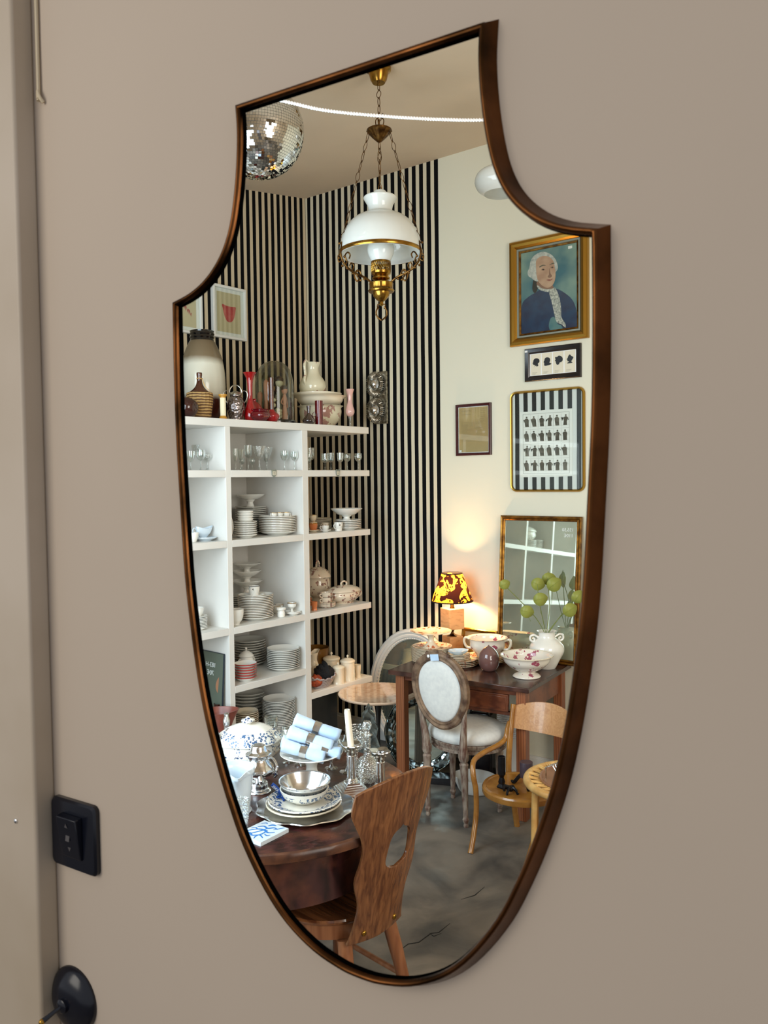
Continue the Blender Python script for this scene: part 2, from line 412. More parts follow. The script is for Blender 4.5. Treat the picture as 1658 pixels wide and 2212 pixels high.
D('orange_floral', kind='flower', c=(238,222,194), c2=(196,110,72), s=40, s2=14, t=0.86, t2=0.50, r=0.1, coat=0.5)
D('brown_floral', kind='flower', c=(226,212,190), c2=(150,110,98), s=46, s2=16, t=0.88, t2=0.52, r=0.12, coat=0.5)
D('rose_floral', kind='flower', c=(226,218,190), c2=(176,134,122), s=16, s2=9, t=0.95, t2=0.54, r=0.12, coat=0.5)
D('blue_print', kind='flower', c=(240,236,224), c2=(58,92,132), s=120, s2=26, t=0.94, t2=0.42, band=((0.006,0.03),(0.094,0.130),(0.150,0.17)), r=0.1, coat=0.5)
D('blue_sparse', kind='flower', c=(240,236,224), c2=(50,72,112), s=110, s2=30, t=0.90, t2=0.48, band=((0.052,0.098),(0.15,0.18)), r=0.1, coat=0.5)
D('blue_paint', c=(36,116,190), r=0.2)
D('mono_print', kind='flower', c=(234,232,224), c2=(40,34,40), s=60, s2=16, t=0.68, t2=0.5, r=0.12, coat=0.4)
D('orange_china', c=(206,120,70), r=0.15, coat=0.4)
D('olive_china', c=(112,76,28), r=0.15, coat=0.5)
D('terracotta', kind='noisy', c=(150,84,70), c2=(120,62,52), s=20, r=0.35)
D('slate_green', c=(112,124,112), r=0.12, m=0.4)
D('slate_edge', c=(28,40,52), r=0.3)
D('chalk', c=(226,230,228), r=0.8)
D('orange_cloth', kind='noisy', c=(190,84,40), c2=(120,44,24), s=40, r=0.8, bump=0.8, bsc=60, bd=0.006)
D('black_cloth', c=(16,14,16), r=0.85, bump=0.8, bsc=50, bd=0.006)
D('napkin', kind='noisy', c=(198,220,240), c2=(180,206,234), s=20, r=0.85, sheen=0.3)
D('ribbon_blue', c=(18,70,150), r=0.4)
D('rope_white', c=(250,250,252), r=0.6)
D('figure_pink', c=(222,160,142), r=0.4)
D('figure_pale', c=(222,218,204), r=0.4)
D('figure_gold', kind='noisy', c=(180,130,80), c2=(120,80,50), s=60, r=0.4)
D('figure_grey', c=(130,134,120), r=0.4)
D('figure_dark', c=(58,34,26), r=0.4)
D('clear_stick', c=(200,202,200), m=1, r=0.18)
D('cable_cream', c=(206,190,160), r=0.5)
D('chrome', c=(230,232,234), m=1, r=0.08)
# ---------------------------------------------------------------- the setting
RZF = math.atan2(-0.525, 0.851)                 # the wall with the mirror: local x along it, local y away from the viewer
def FW(u, d, z=0): return (0.851*u + 0.525*d, -0.525*u + 0.851*d, z)
CX, CY = -0.5255, 5.775                          # the far corner of the shop
RZR = math.atan2(-0.609, 0.793)                  # striped and cream wall
def RW(u, off=0, z=0): return (CX + 0.793*u - 0.609*off, CY - 0.609*u - 0.793*off, z)
RZL = math.atan2(-0.772, -0.636)                 # wall behind the shelves
def LW(v, off=0, z=0): return (CX - 0.636*v + 0.772*off, CY - 0.772*v - 0.636*off, z)
def ceil_z(off): return 3.725 - 0.149*off

mb = MB(); mb.box((2.6, 0.06, 1.9), (5.9, 0.12, 3.8)); struct(mb, 'wall_right', 'wall_stripe', RW(0), RZR)
mb = MB(); mb.box((2.0, -0.06, 1.9), (4.3, 0.12, 3.8)); struct(mb, 'wall_left', 'wall_stripe_left', LW(0), RZL)
A = RW(5.5); B = FW(2.0, 0.66)
dv = Vector(B) - Vector(A); L_ = dv.length
mb = MB(); mb.box((L_/2, -0.06, 1.9), (L_+0.2, 0.12, 3.8)); struct(mb, 'wall_end', 'wall_stripe_left', A, math.atan2(dv.y, dv.x)); 
bpy.data.objects['wall_end'].data.materials[0] = M('ceiling_paint')
# sloping ceiling and the floor
c4 = [LW(0, -0.2), RW(5.7, -0.1), FW(2.15, 0.645), FW(-4.15, 0.645)]
def off_of(p): return 4.26 - (0.609*p[0] + 0.793*p[1])
mb = MB(); mb.add([(p[0], p[1], ceil_z(off_of(p))) for p in c4] + [(p[0], p[1], ceil_z(off_of(p))+0.12) for p in c4],
   [(0,1,2,3), (7,6,5,4), (0,4,5,1), (1,5,6,2), (2,6,7,3), (3,7,4,0)]); struct(mb, 'ceiling', 'ceiling_paint')
mb = MB(); mb.box((0.3, 2.2, -0.05), (9, 9, 0.1)); struct(mb, 'floor', 'concrete')
for k, (pts) in enumerate([[(0.03,2.93),(0.07,2.98),(0.11,2.99),(0.16,3.05),(0.19,3.055),(0.24,3.12)], [(0.155,3.05),(0.17,3.03),(0.20,3.05)], [(0.30,3.3),(0.36,3.33),(0.41,3.40)]]):
    tag(MB().tube([(x, y, 0.0004) for x, y in pts], [0.0006]+[0.0022]*(len(pts)-2)+[0.0006], 6, flat=1).build('trim_%d' % (4+k), 'crack'), kind='structure')
mb = MB(); mb.box((2.75, -0.009, 0.05), (5.5, 0.018, 0.1)); mb.box((2.75, -0.006, 0.108), (5.5, 0.012, 0.016)); struct(mb, 'baseboard_right', 'white_paint', RW(0), RZR)

# outline of the shield (half width, height), outer front edge of the frame
HW = [(0.137,2.128),(0.1355,2.10),(0.1375,2.066),(0.1425,2.032),(0.150,2.004),(0.1625,1.981),(0.182,1.962),(0.205,1.950),(0.2312,1.943)]
HS = [(0.2312,1.943),(0.2315,1.87),(0.2305,1.80),(0.2268,1.725),(0.2222,1.65),(0.2155,1.594),(0.2068,1.54),(0.196,1.493),(0.180,1.444),(0.1645,1.405),(0.1455,1.366),(0.118,1.327),(0.090,1.300),(0.056,1.281),(0.022,1.272),(0.0,1.2705)]
half = cr([(a, b, 0) for a, b in HW], 4)[:-1] + cr([(a, b, 0) for a, b in HS], 4)
half = [(p[0], p[1]) for p in half]
UC = -0.4225
outline = [(UC + x, z) for x, z in half] + [(UC - x, z) for x, z in half[-2::-1]]     # from the top right corner down and round to the top left
def offset(poly, w):
    n = len(poly); out = []
    ar = sum(poly[i][0]*poly[(i+1) % n][1] - poly[(i+1) % n][0]*poly[i][1] for i in range(n)); sgn = 1 if ar > 0 else -1
    for i in range(n):
        a, b, c = Vector(poly[i-1]), Vector(poly[i]), Vector(poly[(i+1) % n])
        d1 = (b-a).normalized(); d2 = (c-b).normalized()
        n1 = Vector((d1.y, -d1.x))*sgn; n2 = Vector((d2.y, -d2.x))*sgn
        m = (n1+n2); m = m/max(0.25, m.length_squared)*2
        out.append((b.x + m.x*w, b.y + m.y*w))
    return out
FD = 0.63
def sweep(mb, sec, closed=True, mi=0):
    rings = [offset(outline, w) for w, d in sec]; n = len(outline); m = len(sec); vs = []
    for (w_, d), ring in zip(sec, rings): vs += [(p[0], FD + d, p[1]) for p in ring]
    fs = []
    for i in range(m if closed else m-1):
        j = (i+1) % m
        for k in range(n): fs.append((i*n+k, i*n+(k+1) % n, j*n+(k+1) % n, j*n+k))
    return mb.add(vs, fs, mi)
root = thing('wall_mirror', 'shield-shaped wall mirror with thin patinated copper frame on the beige wall', 'mirror', (0,0,0), RZF)
mb = MB(); sweep(mb, [(-0.0055,0.0045),(-0.0050,0.0018),(-0.0036,0.0003),(-0.0020,0.0),(-0.0006,0.0008),(0.0,0.003),(0.0066,0.016),(0.0052,0.016),(-0.001,0.0055),(-0.004,0.0055)])
mb.build('frame', 'copper', root, ang=50)
mb = MB(); sweep(mb, [(-0.0054,0.0035),(-0.0056,0.0108),(-0.0044,0.0108),(-0.0035,0.0045)]); mb.build('rebate', 'black_rebate', root)
# front wall around it: one sheet whose hole lies hidden behind the frame
import bmesh
bm = bmesh.new(); hole = offset(outline, 0.0045)
outer = [(-4.1, 0.0), (2.05, 0.0), (2.05, 3.3), (-4.1, 3.3)]
for loop in (outer, hole):
    vs = [bm.verts.new((p[0], FD + 0.016, p[1])) for p in loop]
    for i in range(len(vs)): bm.edges.new((vs[i], vs[(i+1) % len(vs)]))
bmesh.ops.triangle_fill(bm, edges=bm.edges[:], use_beauty=True)
bmesh.ops.recalc_face_normals(bm, faces=bm.faces[:])
me = bpy.data.meshes.new('wall_front'); bm.to_mesh(me); bm.free(); me.materials.append(M('front_paint'))
wf = bpy.data.objects.new('wall_front', me); COL.objects.link(wf); wf.rotation_euler = (0,0,RZF); wf['kind'] = 'structure'
sd = wf.modifiers.new('thick', 'SOLIDIFY'); sd.thickness = 0.0014; sd.offset = 0
WD = FD + 0.016                                   # face of the wall
# white door casing at the left, two screws in it, a cable down its edge
mb = MB(); mb.box((-0.9895, WD - 0.015, 1.6), (0.185, 0.03, 3.2)); struct(mb, 'trim_1', 'trim_paint', (0,0,0), RZF, bev=0.004)
for z, lab in ((2.161, 'bright round screw head in the door casing, upper of two'), (1.321, 'bright round screw head in the door casing, lower of two')):
    x = -0.940 if z > 2 else -0.936
    one(MB().lathe([(0,0.0),(0.0032,0.0),(0.003,0.0014),(0.0016,0.0022),(0,0.0024)], 16), 'screw', 'chrome', lab, 'screw', FW(x, WD-0.0301, z), 0, 'screws in the door casing')
for o in [o for o in bpy.data.objects if o.name.startswith('screw')]: o.rotation_euler = (R(90), 0, RZF)
pts = [(-0.884, WD-0.004, 3.1), (-0.884, WD-0.004, 2.6), (-0.8845, WD-0.004, 2.25), (-0.883, WD-0.006, 2.228), (-0.879, WD-0.006, 2.219), (-0.877, WD-0.003, 2.214)]
one(MB().tube(cr(pts, 5), 0.0022, 8), 'cable', 'cable_cream', 'cream cable running down the wall beside the door casing', 'cable', (0,0,0), RZF)
# black rocker switch
t = thing('light_switch', 'square black rocker switch on the beige wall, above the round toggle', 'switch', FW(-0.854, WD, 1.311), RZF)
rr = 0.007; sq = []
for cx, cz, a0 in ((0.0345,0.0365,0), (-0.0345,0.0365,90), (-0.0345,-0.0365,180), (0.0345,-0.0365,270)):
    for a in (0, 30, 60, 90): sq.append((cx + rr*math.cos(R(a0+a)), cz + rr*math.sin(R(a0+a))))
def plate(sqr, y0, y1, s1=1.0):
    n = len(sqr); m = MB(); vs = [(p[0], y0, p[1]) for p in sqr] + [(p[0]*s1, y1, p[1]*s1) for p in sqr]
    return m.add(vs, [tuple(range(n)), tuple(range(n, 2*n))[::-1]] + [(i, n+i, n+(i+1) % n, (i+1) % n) for i in range(n)])
mb = plate(sq, 0, -0.006); q = plate(sq, -0.006, -0.009, 0.95); mb.add(q.v, q.f); mb.build('cover_plate', 'black_plastic', t)
rk = MB(); rk.add([(-0.019,-0.009,-0.027),(0.019,-0.009,-0.027),(0.019,-0.009,0.027),(-0.019,-0.009,0.027),(-0.018,-0.012,-0.026),(0.018,-0.012,-0.026),(0.018,-0.019,0.026),(-0.018,-0.019,0.026)],
   [(0,3,2,1),(4,5,6,7),(0,1,5,4),(1,2,6,5),(2,3,7,6),(3,0,4,7)])
rk = rk.build('rocker', 'black_plastic', t, bev=0.001)
def on_rocker(z): return -0.0155 - (z)*0.135 - 0.0003
MB().add([(-0.003, on_rocker(0.017), 0.014),(0.003, on_rocker(0.017), 0.014),(0, on_rocker(0.0215), 0.0195)], [(0,1,2)]).build('arrow_mark', 'dark_mark', rk)
MB().add([(-0.003, on_rocker(-0.013), -0.012),(0.003, on_rocker(-0.013), -0.012),(0, on_rocker(-0.018)-0.0003, -0.0175)], [(0,1,2)]).build('arrow_mark', 'dark_mark', rk)
MB().box((0, on_rocker(0.001), 0.0015), (0.007, 0.0006, 0.010), rx=-0.13).build('indicator_window', 'dark_mark', rk)
# round toggle switch
t = thing('toggle_switch', 'round black domed switch with a small brass-tipped lever, low on the wall', 'switch', FW(-0.868, WD, 1.096), RZF)
mb = MB(); mb.M = Matrix.Rotation(R(90), 4, 'X'); mb.lathe([(p[0],p[1]) for p in cr([(0.0405,0,0),(0.0405,0.003,0),(0.037,0.009,0),(0.026,0.0155,0),(0.012,0.0185,0),(0,0.019,0)], 4)] , 48); mb.build('cover_dome', 'black_plastic', t)
mb = MB(); mb.M = Matrix.Rotation(R(90), 4, 'X'); mb.lathe([(0.009,0.017),(0.009,0.022),(0.006,0.024),(0,0.024)], 20); mb.build('collar', 'black_plastic', t)
lv = MB().tube([(0,-0.022,0),(-0.004,-0.030,-0.004),(-0.008,-0.042,-0.009)], [0.0022,0.0026,0.0034], 10).build('lever', 'black_plastic', t)
MB().ball((-0.0084,-0.0435,-0.0095), 0.0038).build('lever_tip', 'brass', lv)

# ---------------------------------------------------------------- white shelving
PX, PY = -0.462, 4.6
RZS = math.atan2(0.760, 0.649)
def SH(s, r, z): return (PX + 0.649*s - 0.760*r, PY + 0.760*s + 0.649*r, z)
Z1, Z2, Z3, Z4, Z5, Z6, Z5C = 2.072, 1.806, 1.441, 0.983, 0.671, 0.33, 0.518
DEP = 0.49
t = thing('shelving_unit', 'tall white open shelving with thick boards, filled with glass and china', 'shelf', SH(0,0,0), RZS)
def brd(s0, s1, ztop, th=0.036, name='shelf_board', r0=0.0, r1=DEP):
    MB().box(((s0+s1)/2, (r0+r1)/2, ztop-th/2), (s1-s0, r1-r0, th)).build(name, 'white_paint', t, bev=0.0015)
SL = -2.25
divs = [(0.026, 0.044), (-0.525, 0.034), (-1.095, 0.034), (-1.665, 0.034)]
brd(SL, 0.575, Z1, 0.04, 'top_board')
cols = [(0.048, 0.578), (-0.508, 0.004), (-1.078, -0.542), (-1.648, -1.112), (SL+0.03, -1.682)]
for ci, (a, b) in enumerate(cols):
    for z in (Z2, Z3, Z4, Z5, Z6):
        if ci == 0 and z in (Z6,): continue
        if ci == 0 and z == Z5: z = Z5C
        if ci in (2, 3) and z == Z5: continue
        brd(a, b, z)
    if ci > 0: brd(a, b, 0.09, 0.09, 'plinth')
for s_, w_ in divs:
    MB().box((s_, DEP/2, (Z1-0.04)/2), (w_, DEP, Z1-0.04)).build('side_panel', 'white_paint', t, bev=0.0015)
MB().box((SL+0.015, DEP/2, (Z1-0.04)/2), (0.03, DEP, Z1-0.04)).build('side_panel', 'white_paint', t, bev=0.0015)
MB().box(((SL+0.048)/2, DEP+0.006, Z1/2), (0.048-SL, 0.010, Z1)).build('back_panel', 'white_paint', t)
for s_ in (-0.452, -1.02):
    MB().box((s_, DEP-0.001, Z1/2), (0.004, 0.004, Z1-0.05)).build('panel_joint', 'grey_rim', t)
# ---------------------------------------------------------------- crockery builders
def plate_prof(r, h=0.016, foot=0.55):
    return [(0,0.002),(r*foot*0.92,0.002),(r*foot*0.95,0),(r*foot,0),(r*foot*1.06,0.003),(r*0.72,0.006),(r*0.95,h*0.85),(r,h),(r,h+0.0028),(r*0.975,h+0.0040),(r*0.94,h*0.9+0.0035),(r*0.72,0.010),(r*foot*1.1,0.0062),(r*foot*0.9,0.0052),(0,0.0052)]
def plate_mb(r, h=0.016, foot=0.55, seg=36, rim=True, sx=1, sy=1, flute=None):
    return MB().lathe(plate_prof(r, h, foot), seg, mats={8:1} if rim else None, sx=sx, sy=sy, flute=flute)
NTH = ['first','second','third','fourth','fifth','sixth','seventh','eighth','ninth','tenth','eleventh','twelfth','thirteenth','fourteenth','fifteenth','sixteenth','seventeenth']
def stack(n, r, loc, rz, dz, name, label, cat, group, mat='porcelain', rim='gilt', h=0.016, sx=1, sy=1, foot=0.55, jit=0.0012):
    """n plates standing in one another, each an object of its own"""
    rnd = random.Random(int(abs(loc[0]*7919+loc[2]*613))+n)
    def lab(i):
        k = n-1-i
        return label.replace('@', 'topmost' if k == 0 else 'lowest' if k == n-1 else NTH[k]+' from the top')
    pm = plate_mb(r, h, foot, sx=sx, sy=sy)
    if rim == 'red_rim': pm.m = [1 if 6*36 <= i < 9*36 else 0 for i in range(len(pm.m))]
    p = one(pm, name, [mat, rim], lab(0), cat, loc, rz, group)
    for i in range(1, n):
        dup(p, (loc[0]+rnd.uniform(-jit, jit), loc[1]+rnd.uniform(-jit, jit), loc[2]+i*dz), None, lab(i))
    return loc[2] + (n-1)*dz + 0.0055        # level of the top plate's well
def hollow(pts, t, n=5, lip=True):
    """closed profile of a vessel from its outer curve, wall thickness t"""
    o = cr([(a, b, 0) for a, b in pts], n); o = [(max(p[0], 0), p[1]) for p in o]
    inn = [(max(p[0]-t, 0), p[1]) for p in o if p[1] >= o[0][1] + t*1.2][::-1]
    return [(0, o[0][1])] + o + inn + [(0, o[0][1] + t*1.2)]
def vessel(pts, t=0.003, seg=32, n=5, **k): return MB().lathe(hollow(pts, t, n), seg, **k)
def ring_handle(mb, a, b, bulge, r=0.003, seg=8):
    """ear-shaped handle in the local x-z plane from point a to b bulging outwards"""
    a = Vector(a); b = Vector(b); m = (a+b)/2; d = (b-a); o = Vector(bulge)
    return mb.tube(cr([a, a+o*0.75+d*0.05, m+o*1.05, b+o*0.6-d*0.05, b], 5), r, seg)
def cup(name, r, h, loc, rz, mat, label, cat='cup', group=None, rim='gilt', handle=True, foot=0.55, hm=None):
    t = thing(name, label, cat, loc, rz, group)
    pr = hollow([(r*foot,0),(r*foot*1.02,0.002),(r*0.8,h*0.25),(r*0.94,h*0.6),(r,h)], 0.0018, 4)
    MB().lathe(pr, 28).build('bowl', mat, t)
    if rim: MB().lathe([(r*1.003,h-0.0025),(r*1.006,h),(r*0.96,h+0.0004),(r*0.955,h-0.0015)], 28).build('rim_band', rim, t)
    if handle: ring_handle(MB(), (r*0.9,0,h*0.82), (r*0.82,0,h*0.28), (r*0.6,0,0), r*0.07+0.0008).build('handle', hm or mat, t)
    return t
def compote(name, r, hh, loc, label, group=None, mat='porcelain', rz=0, dish=0.045, footr=0.5, stemr=0.22, stack_n=1, wave=None, cat='cake stand'):
    t = thing(name, label, cat, loc, rz, group); zs = hh - dish
    MB().lathe([(p[0], p[1]) for p in cr([(r*footr*0.97,0.0,0),(r*footr,0.004,0),(r*footr*0.8,0.010,0),(r*stemr*1.05,zs*0.45,0),(r*stemr*0.9,zs*0.75,0),(r*stemr*1.5,zs*1.02,0),(0,zs*1.04,0)], 4)], 32, flute=wave).build('foot', mat, t)
    pr = [(0,zs),(r*0.3,zs+0.001),(r*0.6,zs+dish*0.22),(r*0.9,zs+dish*0.75),(r,hh),(r*0.99,hh+0.002),(r*0.88,zs+dish*0.78+0.004),(r*0.58,zs+dish*0.26+0.004),(r*0.3,zs+0.006),(0,zs+0.005)]
    MB().lathe(pr, 40).build('dish', mat, t)
    return t
def knob(mb, z, r, seg=16): return mb.lathe([(r*0.5,z-0.002),(r*0.35,z+r*0.6),(r*0.9,z+r*1.3),(r*0.8,z+r*2.2),(r*0.25,z+r*2.7),(0,z+r*2.9)], seg)
def tureen(name, rx, ry, h, loc, rz, mat, label, group=None, cat='tureen', ring=True, lidh=0.35, footr=0.5, sq=None):
    t = thing(name, label, cat, loc, rz, group); hb = h*(1-lidh)*0.92; r = rx; k = ry/rx
    body = hollow([(r*footr,0),(r*footr*1.02,0.004),(r*footr*0.82,hb*0.12),(r*0.75,hb*0.3),(r*0.95,hb*0.62),(r*0.9,hb*0.9),(r*0.98,hb)], 0.004, 4)
    MB().lathe(body, 44, sy=k, flute=sq).build('body', mat, t)
    lz = hb
    lid = [(r*0.99,lz),(r*1.0,lz+0.003),(r*0.93,lz+h*lidh*0.2),(r*0.7,lz+h*lidh*0.45),(r*0.35,lz+h*lidh*0.62),(r*0.12,lz+h*lidh*0.66),(0,lz+h*lidh*0.66)]
    L = MB().lathe([(p[0], p[1]) for p in cr([(a, b, 0) for a, b in lid], 3)], 44, sy=k, flute=sq).build('lid', mat, t)
    zk = lz + h*lidh*0.62
    if ring:
        MB().tube(cr([(-r*0.16,0,zk),(-r*0.17,0,zk+h*lidh*0.25),(-r*0.05,0,zk+h*lidh*0.42),(r*0.05,0,zk+h*lidh*0.42),(r*0.17,0,zk+h*lidh*0.25),(r*0.16,0,zk)], 5), r*0.035+0.001, 8).build('lid_handle', mat, L)
    else: knob(MB(), zk, r*0.1).build('lid_knob', mat, L)
    for s_ in (-1, 1):
        ring_handle(MB(), (s_*r*0.9,0,hb*0.82), (s_*r*0.86,0,hb*0.45), (s_*r*0.22,0,0), r*0.04+0.001).build('handle', mat, t)
    return t
def goblet(name, r, h, loc, label, cat='glass', group=None, mat='glass', bowl=0.5, style=0, flip=False):
    t = thing(name, label, cat, loc, random.random()*3, group); zb = h*(1-bowl)
    if style == 0: b = [(0.0015,zb),(r*0.55,zb+h*bowl*0.12),(r*0.95,zb+h*bowl*0.4),(r,zb+h*bowl*0.7),(r*0.92,h)]
    elif style == 1: b = [(0.0015,zb),(r*0.35,zb+h*bowl*0.12),(r*0.7,zb+h*bowl*0.5),(r,h)]
    elif style == 2: b = [(0.0015,zb),(r*0.8,zb+h*bowl*0.15),(r*0.95,zb+h*bowl*0.45),(r,h)]
    else: b = [(0.0015,zb),(r*0.6,zb+h*bowl*0.1),(r*0.95,zb+h*bowl*0.55),(r,h)]
    m1 = MB(); m2 = MB()
    pr = [(p[0], p[1]) for p in cr([(a, c, 0) for a, c in b], 4)]
    pr = [(0, zb)] + pr + [(p[0]-0.001, p[1]) for p in pr[::-1] if p[1] > zb+0.002] + [(0, zb+0.002)]
    ft = [(0,0.0),(r*0.78,0.0),(r*0.78,0.0016),(r*0.3,0.005),(0.0035,zb*0.3),(0.0055,zb*0.42),(0.0032,zb*0.55),(0.004,zb*0.9),(0.0015,zb),(0,zb)]
    if flip:
        pr = [(a, h-b_) for a, b_ in pr]; ft = [(a, h-b_) for a, b_ in ft]
    m1.lathe(pr, 20, flute=(12, 0.03, zb, zb+h*bowl*0.5) if style in (1, 2) else None).build('bowl', mat, t)
    m2.lathe(ft, 16).build('stem', mat, t)
    return t

def smooth2_(pts, n=4):
    q = [(a, b, 0) for a, b in pts] + [(pts[0][0], pts[0][1], 0)]
    return [(p[0], p[1]) for p in cr(q, n)[:-1]]
# ---------------------------------------------------------------- on the top board
t = thing('stoneware_jar', 'large two-tone stoneware jar with a dark band and black neck on the shelf top', 'jar', SH(-0.417,0.34,Z1))
MB().lathe(hollow([(0.085,0),(0.098,0.02),(0.120,0.12),(0.122,0.25),(0.108,0.35),(0.078,0.43),(0.062,0.455)], 0.006, 5), 48).build('body', 'stoneware', t)
MB().lathe([(0.060,0.445),(0.066,0.452),(0.062,0.462),(0.068,0.470),(0.063,0.480),(0.068,0.488),(0.064,0.498),(0.066,0.505),(0.055,0.508),(0.05,0.50),(0.05,0.45)], 40).build('neck', 'black_glaze', t)
t = thing('lantern', 'black metal lantern with a white price label, beside the stoneware jar', 'lantern', SH(-0.60,0.40,Z1))
MB().box((0,0,0.26), (0.06,0.06,0.26)).box((0,0,0.42), (0.05,0.05,0.06)).box((0,0,0.12),(0.08,0.08,0.24)).tube(cr([(0.025,0,0.40),(0.05,0,0.36),(0.056,0,0.28),(0.05,0,0.22)],5), 0.004).build('body', 'black_iron', t)
MB().box((0.012,-0.0315,0.37), (0.02,0.001,0.011)).build('price_label', 'paper_white', t)
t = thing('demijohn', 'brown glass demijohn in a pale wicker cover on the shelf top', 'bottle', SH(-0.583,0.15,Z1))
MB().lathe([(p[0],p[1]) for p in cr([(0.0,0.115,0),(0.062,0.118,0),(0.055,0.14,0),(0.026,0.168,0),(0.0145,0.195,0),(0.0135,0.225,0),(0.0145,0.23,0),(0.0145,0.243,0),(0.011,0.245,0),(0,0.243,0)],4)], 32).build('glass_bottle', 'brown_glass', t)
MB().lathe([(0,0),(0.052,0),(0.056,0.02),(0.066,0.09),(0.068,0.12),(0.066,0.138),(0.060,0.142),(0.056,0.138)], 40, flute=(20,0.025,0.002,0.14)).build('wicker_cover', 'wicker', t)
MB().tube([(0.0155*math.cos(a),0.0155*math.sin(a),0.214+0.002*math.sin(3*a)) for a in [k*PI/6 for k in range(12)]], 0.002, 6, True).tube(cr([(0.0155,0,0.212),(0.030,-0.01,0.175),(0.056,-0.01,0.145)],4),0.002,6).build('cord', 'rattan', t)
t = thing('lacquer_bowl', 'dark reddish glass bowl beside the wicker demijohn on the shelf top', 'bowl', SH(-0.72,0.08,Z1))
MB().lathe(hollow([(0.02,0),(0.04,0.008),(0.060,0.04),(0.056,0.075),(0.03,0.098)], 0.003), 32).build('body', 'dark_lacquer', t)
t = thing('column_candle', 'small fluted cream column candle with ochre ends on the shelf top', 'candle', SH(-0.512,0.05,Z1))
MB().lathe([(0,0),(0.020,0),(0.021,0.006),(0.018,0.012),(0.0155,0.018),(0,0.018)], 24).build('base', 'wax_ochre', t)
MB().lathe([(0,0.018),(0.0145,0.018),(0.0145,0.112),(0,0.112)], 64, flute=(14,0.05,0.01,0.115)).build('shaft', 'wax_cream', t)
MB().lathe([(0,0.112),(0.015,0.112),(0.0165,0.118),(0.0215,0.122),(0.022,0.130),(0,0.130)], 24).build('cap', 'wax_ochre', t)
t = thing('hammered_jug', 'hammered silver covered jug with two side loops and a bail handle', 'jug', SH(-0.369,0.12,Z1), RZS*0.3)
MB().lathe([(p[0],p[1]) for p in cr([(0,0.001,0),(0.028,0.0,0),(0.034,0.01,0),(0.046,0.06,0),(0.047,0.085,0),(0.038,0.122,0),(0.026,0.134,0),(0.026,0.142,0),(0,0.144,0)],5)], 40).build('body', 'hammered', t)
MB().lathe([(0.030,0.140),(0.032,0.146),(0.024,0.156),(0.010,0.162),(0,0.163)], 32).build('lid', 'silver_old', t)
for s_ in (-1, 1): MB().tube(cr([(s_*0.026,0,0.150),(s_*0.040,0,0.164),(s_*0.058,0,0.160),(s_*0.064,0,0.14),(s_*0.056,0,0.115),(s_*0.044,0,0.098)],5), 0.0028, 8).build('side_handle', 'silver_old', t)
MB().tube([(0.033*math.cos(a),0,0.155+0.040*math.sin(a)) for a in [k*PI/14 for k in range(15)]], 0.003, 8).build('bail_handle', 'silver_old', t)
one(MB().lathe(hollow([(0.024,0),(0.028,0.006),(0.036,0.03),(0.030,0.07),(0.015,0.12),(0.0145,0.19),(0.02,0.235),(0.037,0.268)], 0.0025), 32), 'red_vase', 'red_glass', 'tall red glass vase with a flared mouth on the shelf top', 'vase', SH(-0.285,0.10,Z1))
one(MB().lathe(hollow([(0.02,0),(0.035,0.01),(0.049,0.05),(0.044,0.09),(0.022,0.118),(0.010,0.125),(0.012,0.14)], 0.0025), 32), 'red_flask', 'red_glass', 'round red glass flask standing behind the tall red vase', 'bottle', SH(-0.17,0.2,Z1))
one(MB().lathe(hollow([(0.018,0),(0.030,0.006),(0.052,0.026),(0.050,0.044),(0.036,0.058),(0.048,0.066)], 0.0022), 40, flute=(5,0.05,0.0,0.07)), 'red_bowl', 'dark_red', 'low dark red glass bowl in front of the tall red vase', 'bowl', SH(-0.265,0.045,Z1))
t = thing('stem_vase', 'red-footed vase with a long brownish glass neck, beside the glass dome', 'vase', SH(-0.175,0.05,Z1))
MB().lathe([(p[0],p[1]) for p in cr([(0.018,0,0),(0.03,0.006,0),(0.042,0.03,0),(0.038,0.044,0),(0.020,0.060,0),(0.012,0.07,0),(0,0.07,0)],4)], 32).build('bulb', 'red_glass', t)
MB().lathe(hollow([(0.012,0.068),(0.0125,0.15),(0.0135,0.245)], 0.0015), 24).build('neck', 'brown_glass', t)
t = thing('glass_dome', 'tall clear glass dome on a black base covering small figurines', 'dome', SH(0.0,0.22,Z1))
MB().lathe([(0,0),(0.125,0),(0.128,0.004),(0.128,0.018),(0.12,0.026),(0,0.026)], 48).build('base', 'black_glaze', t)
MB().box((0.03,-0.124,0.012), (0.02,0.001,0.010), rz=0.2).build('price_label', 'paper_white', t)
MB().lathe([(p[0],p[1]) for p in cr([(0.112,0.026,0),(0.112,0.16,0),(0.110,0.25,0),(0.096,0.31,0),(0.065,0.352,0),(0.03,0.368,0),(0,0.372,0)],5)], 56).build('glass_cover', 'glass_dome', t)
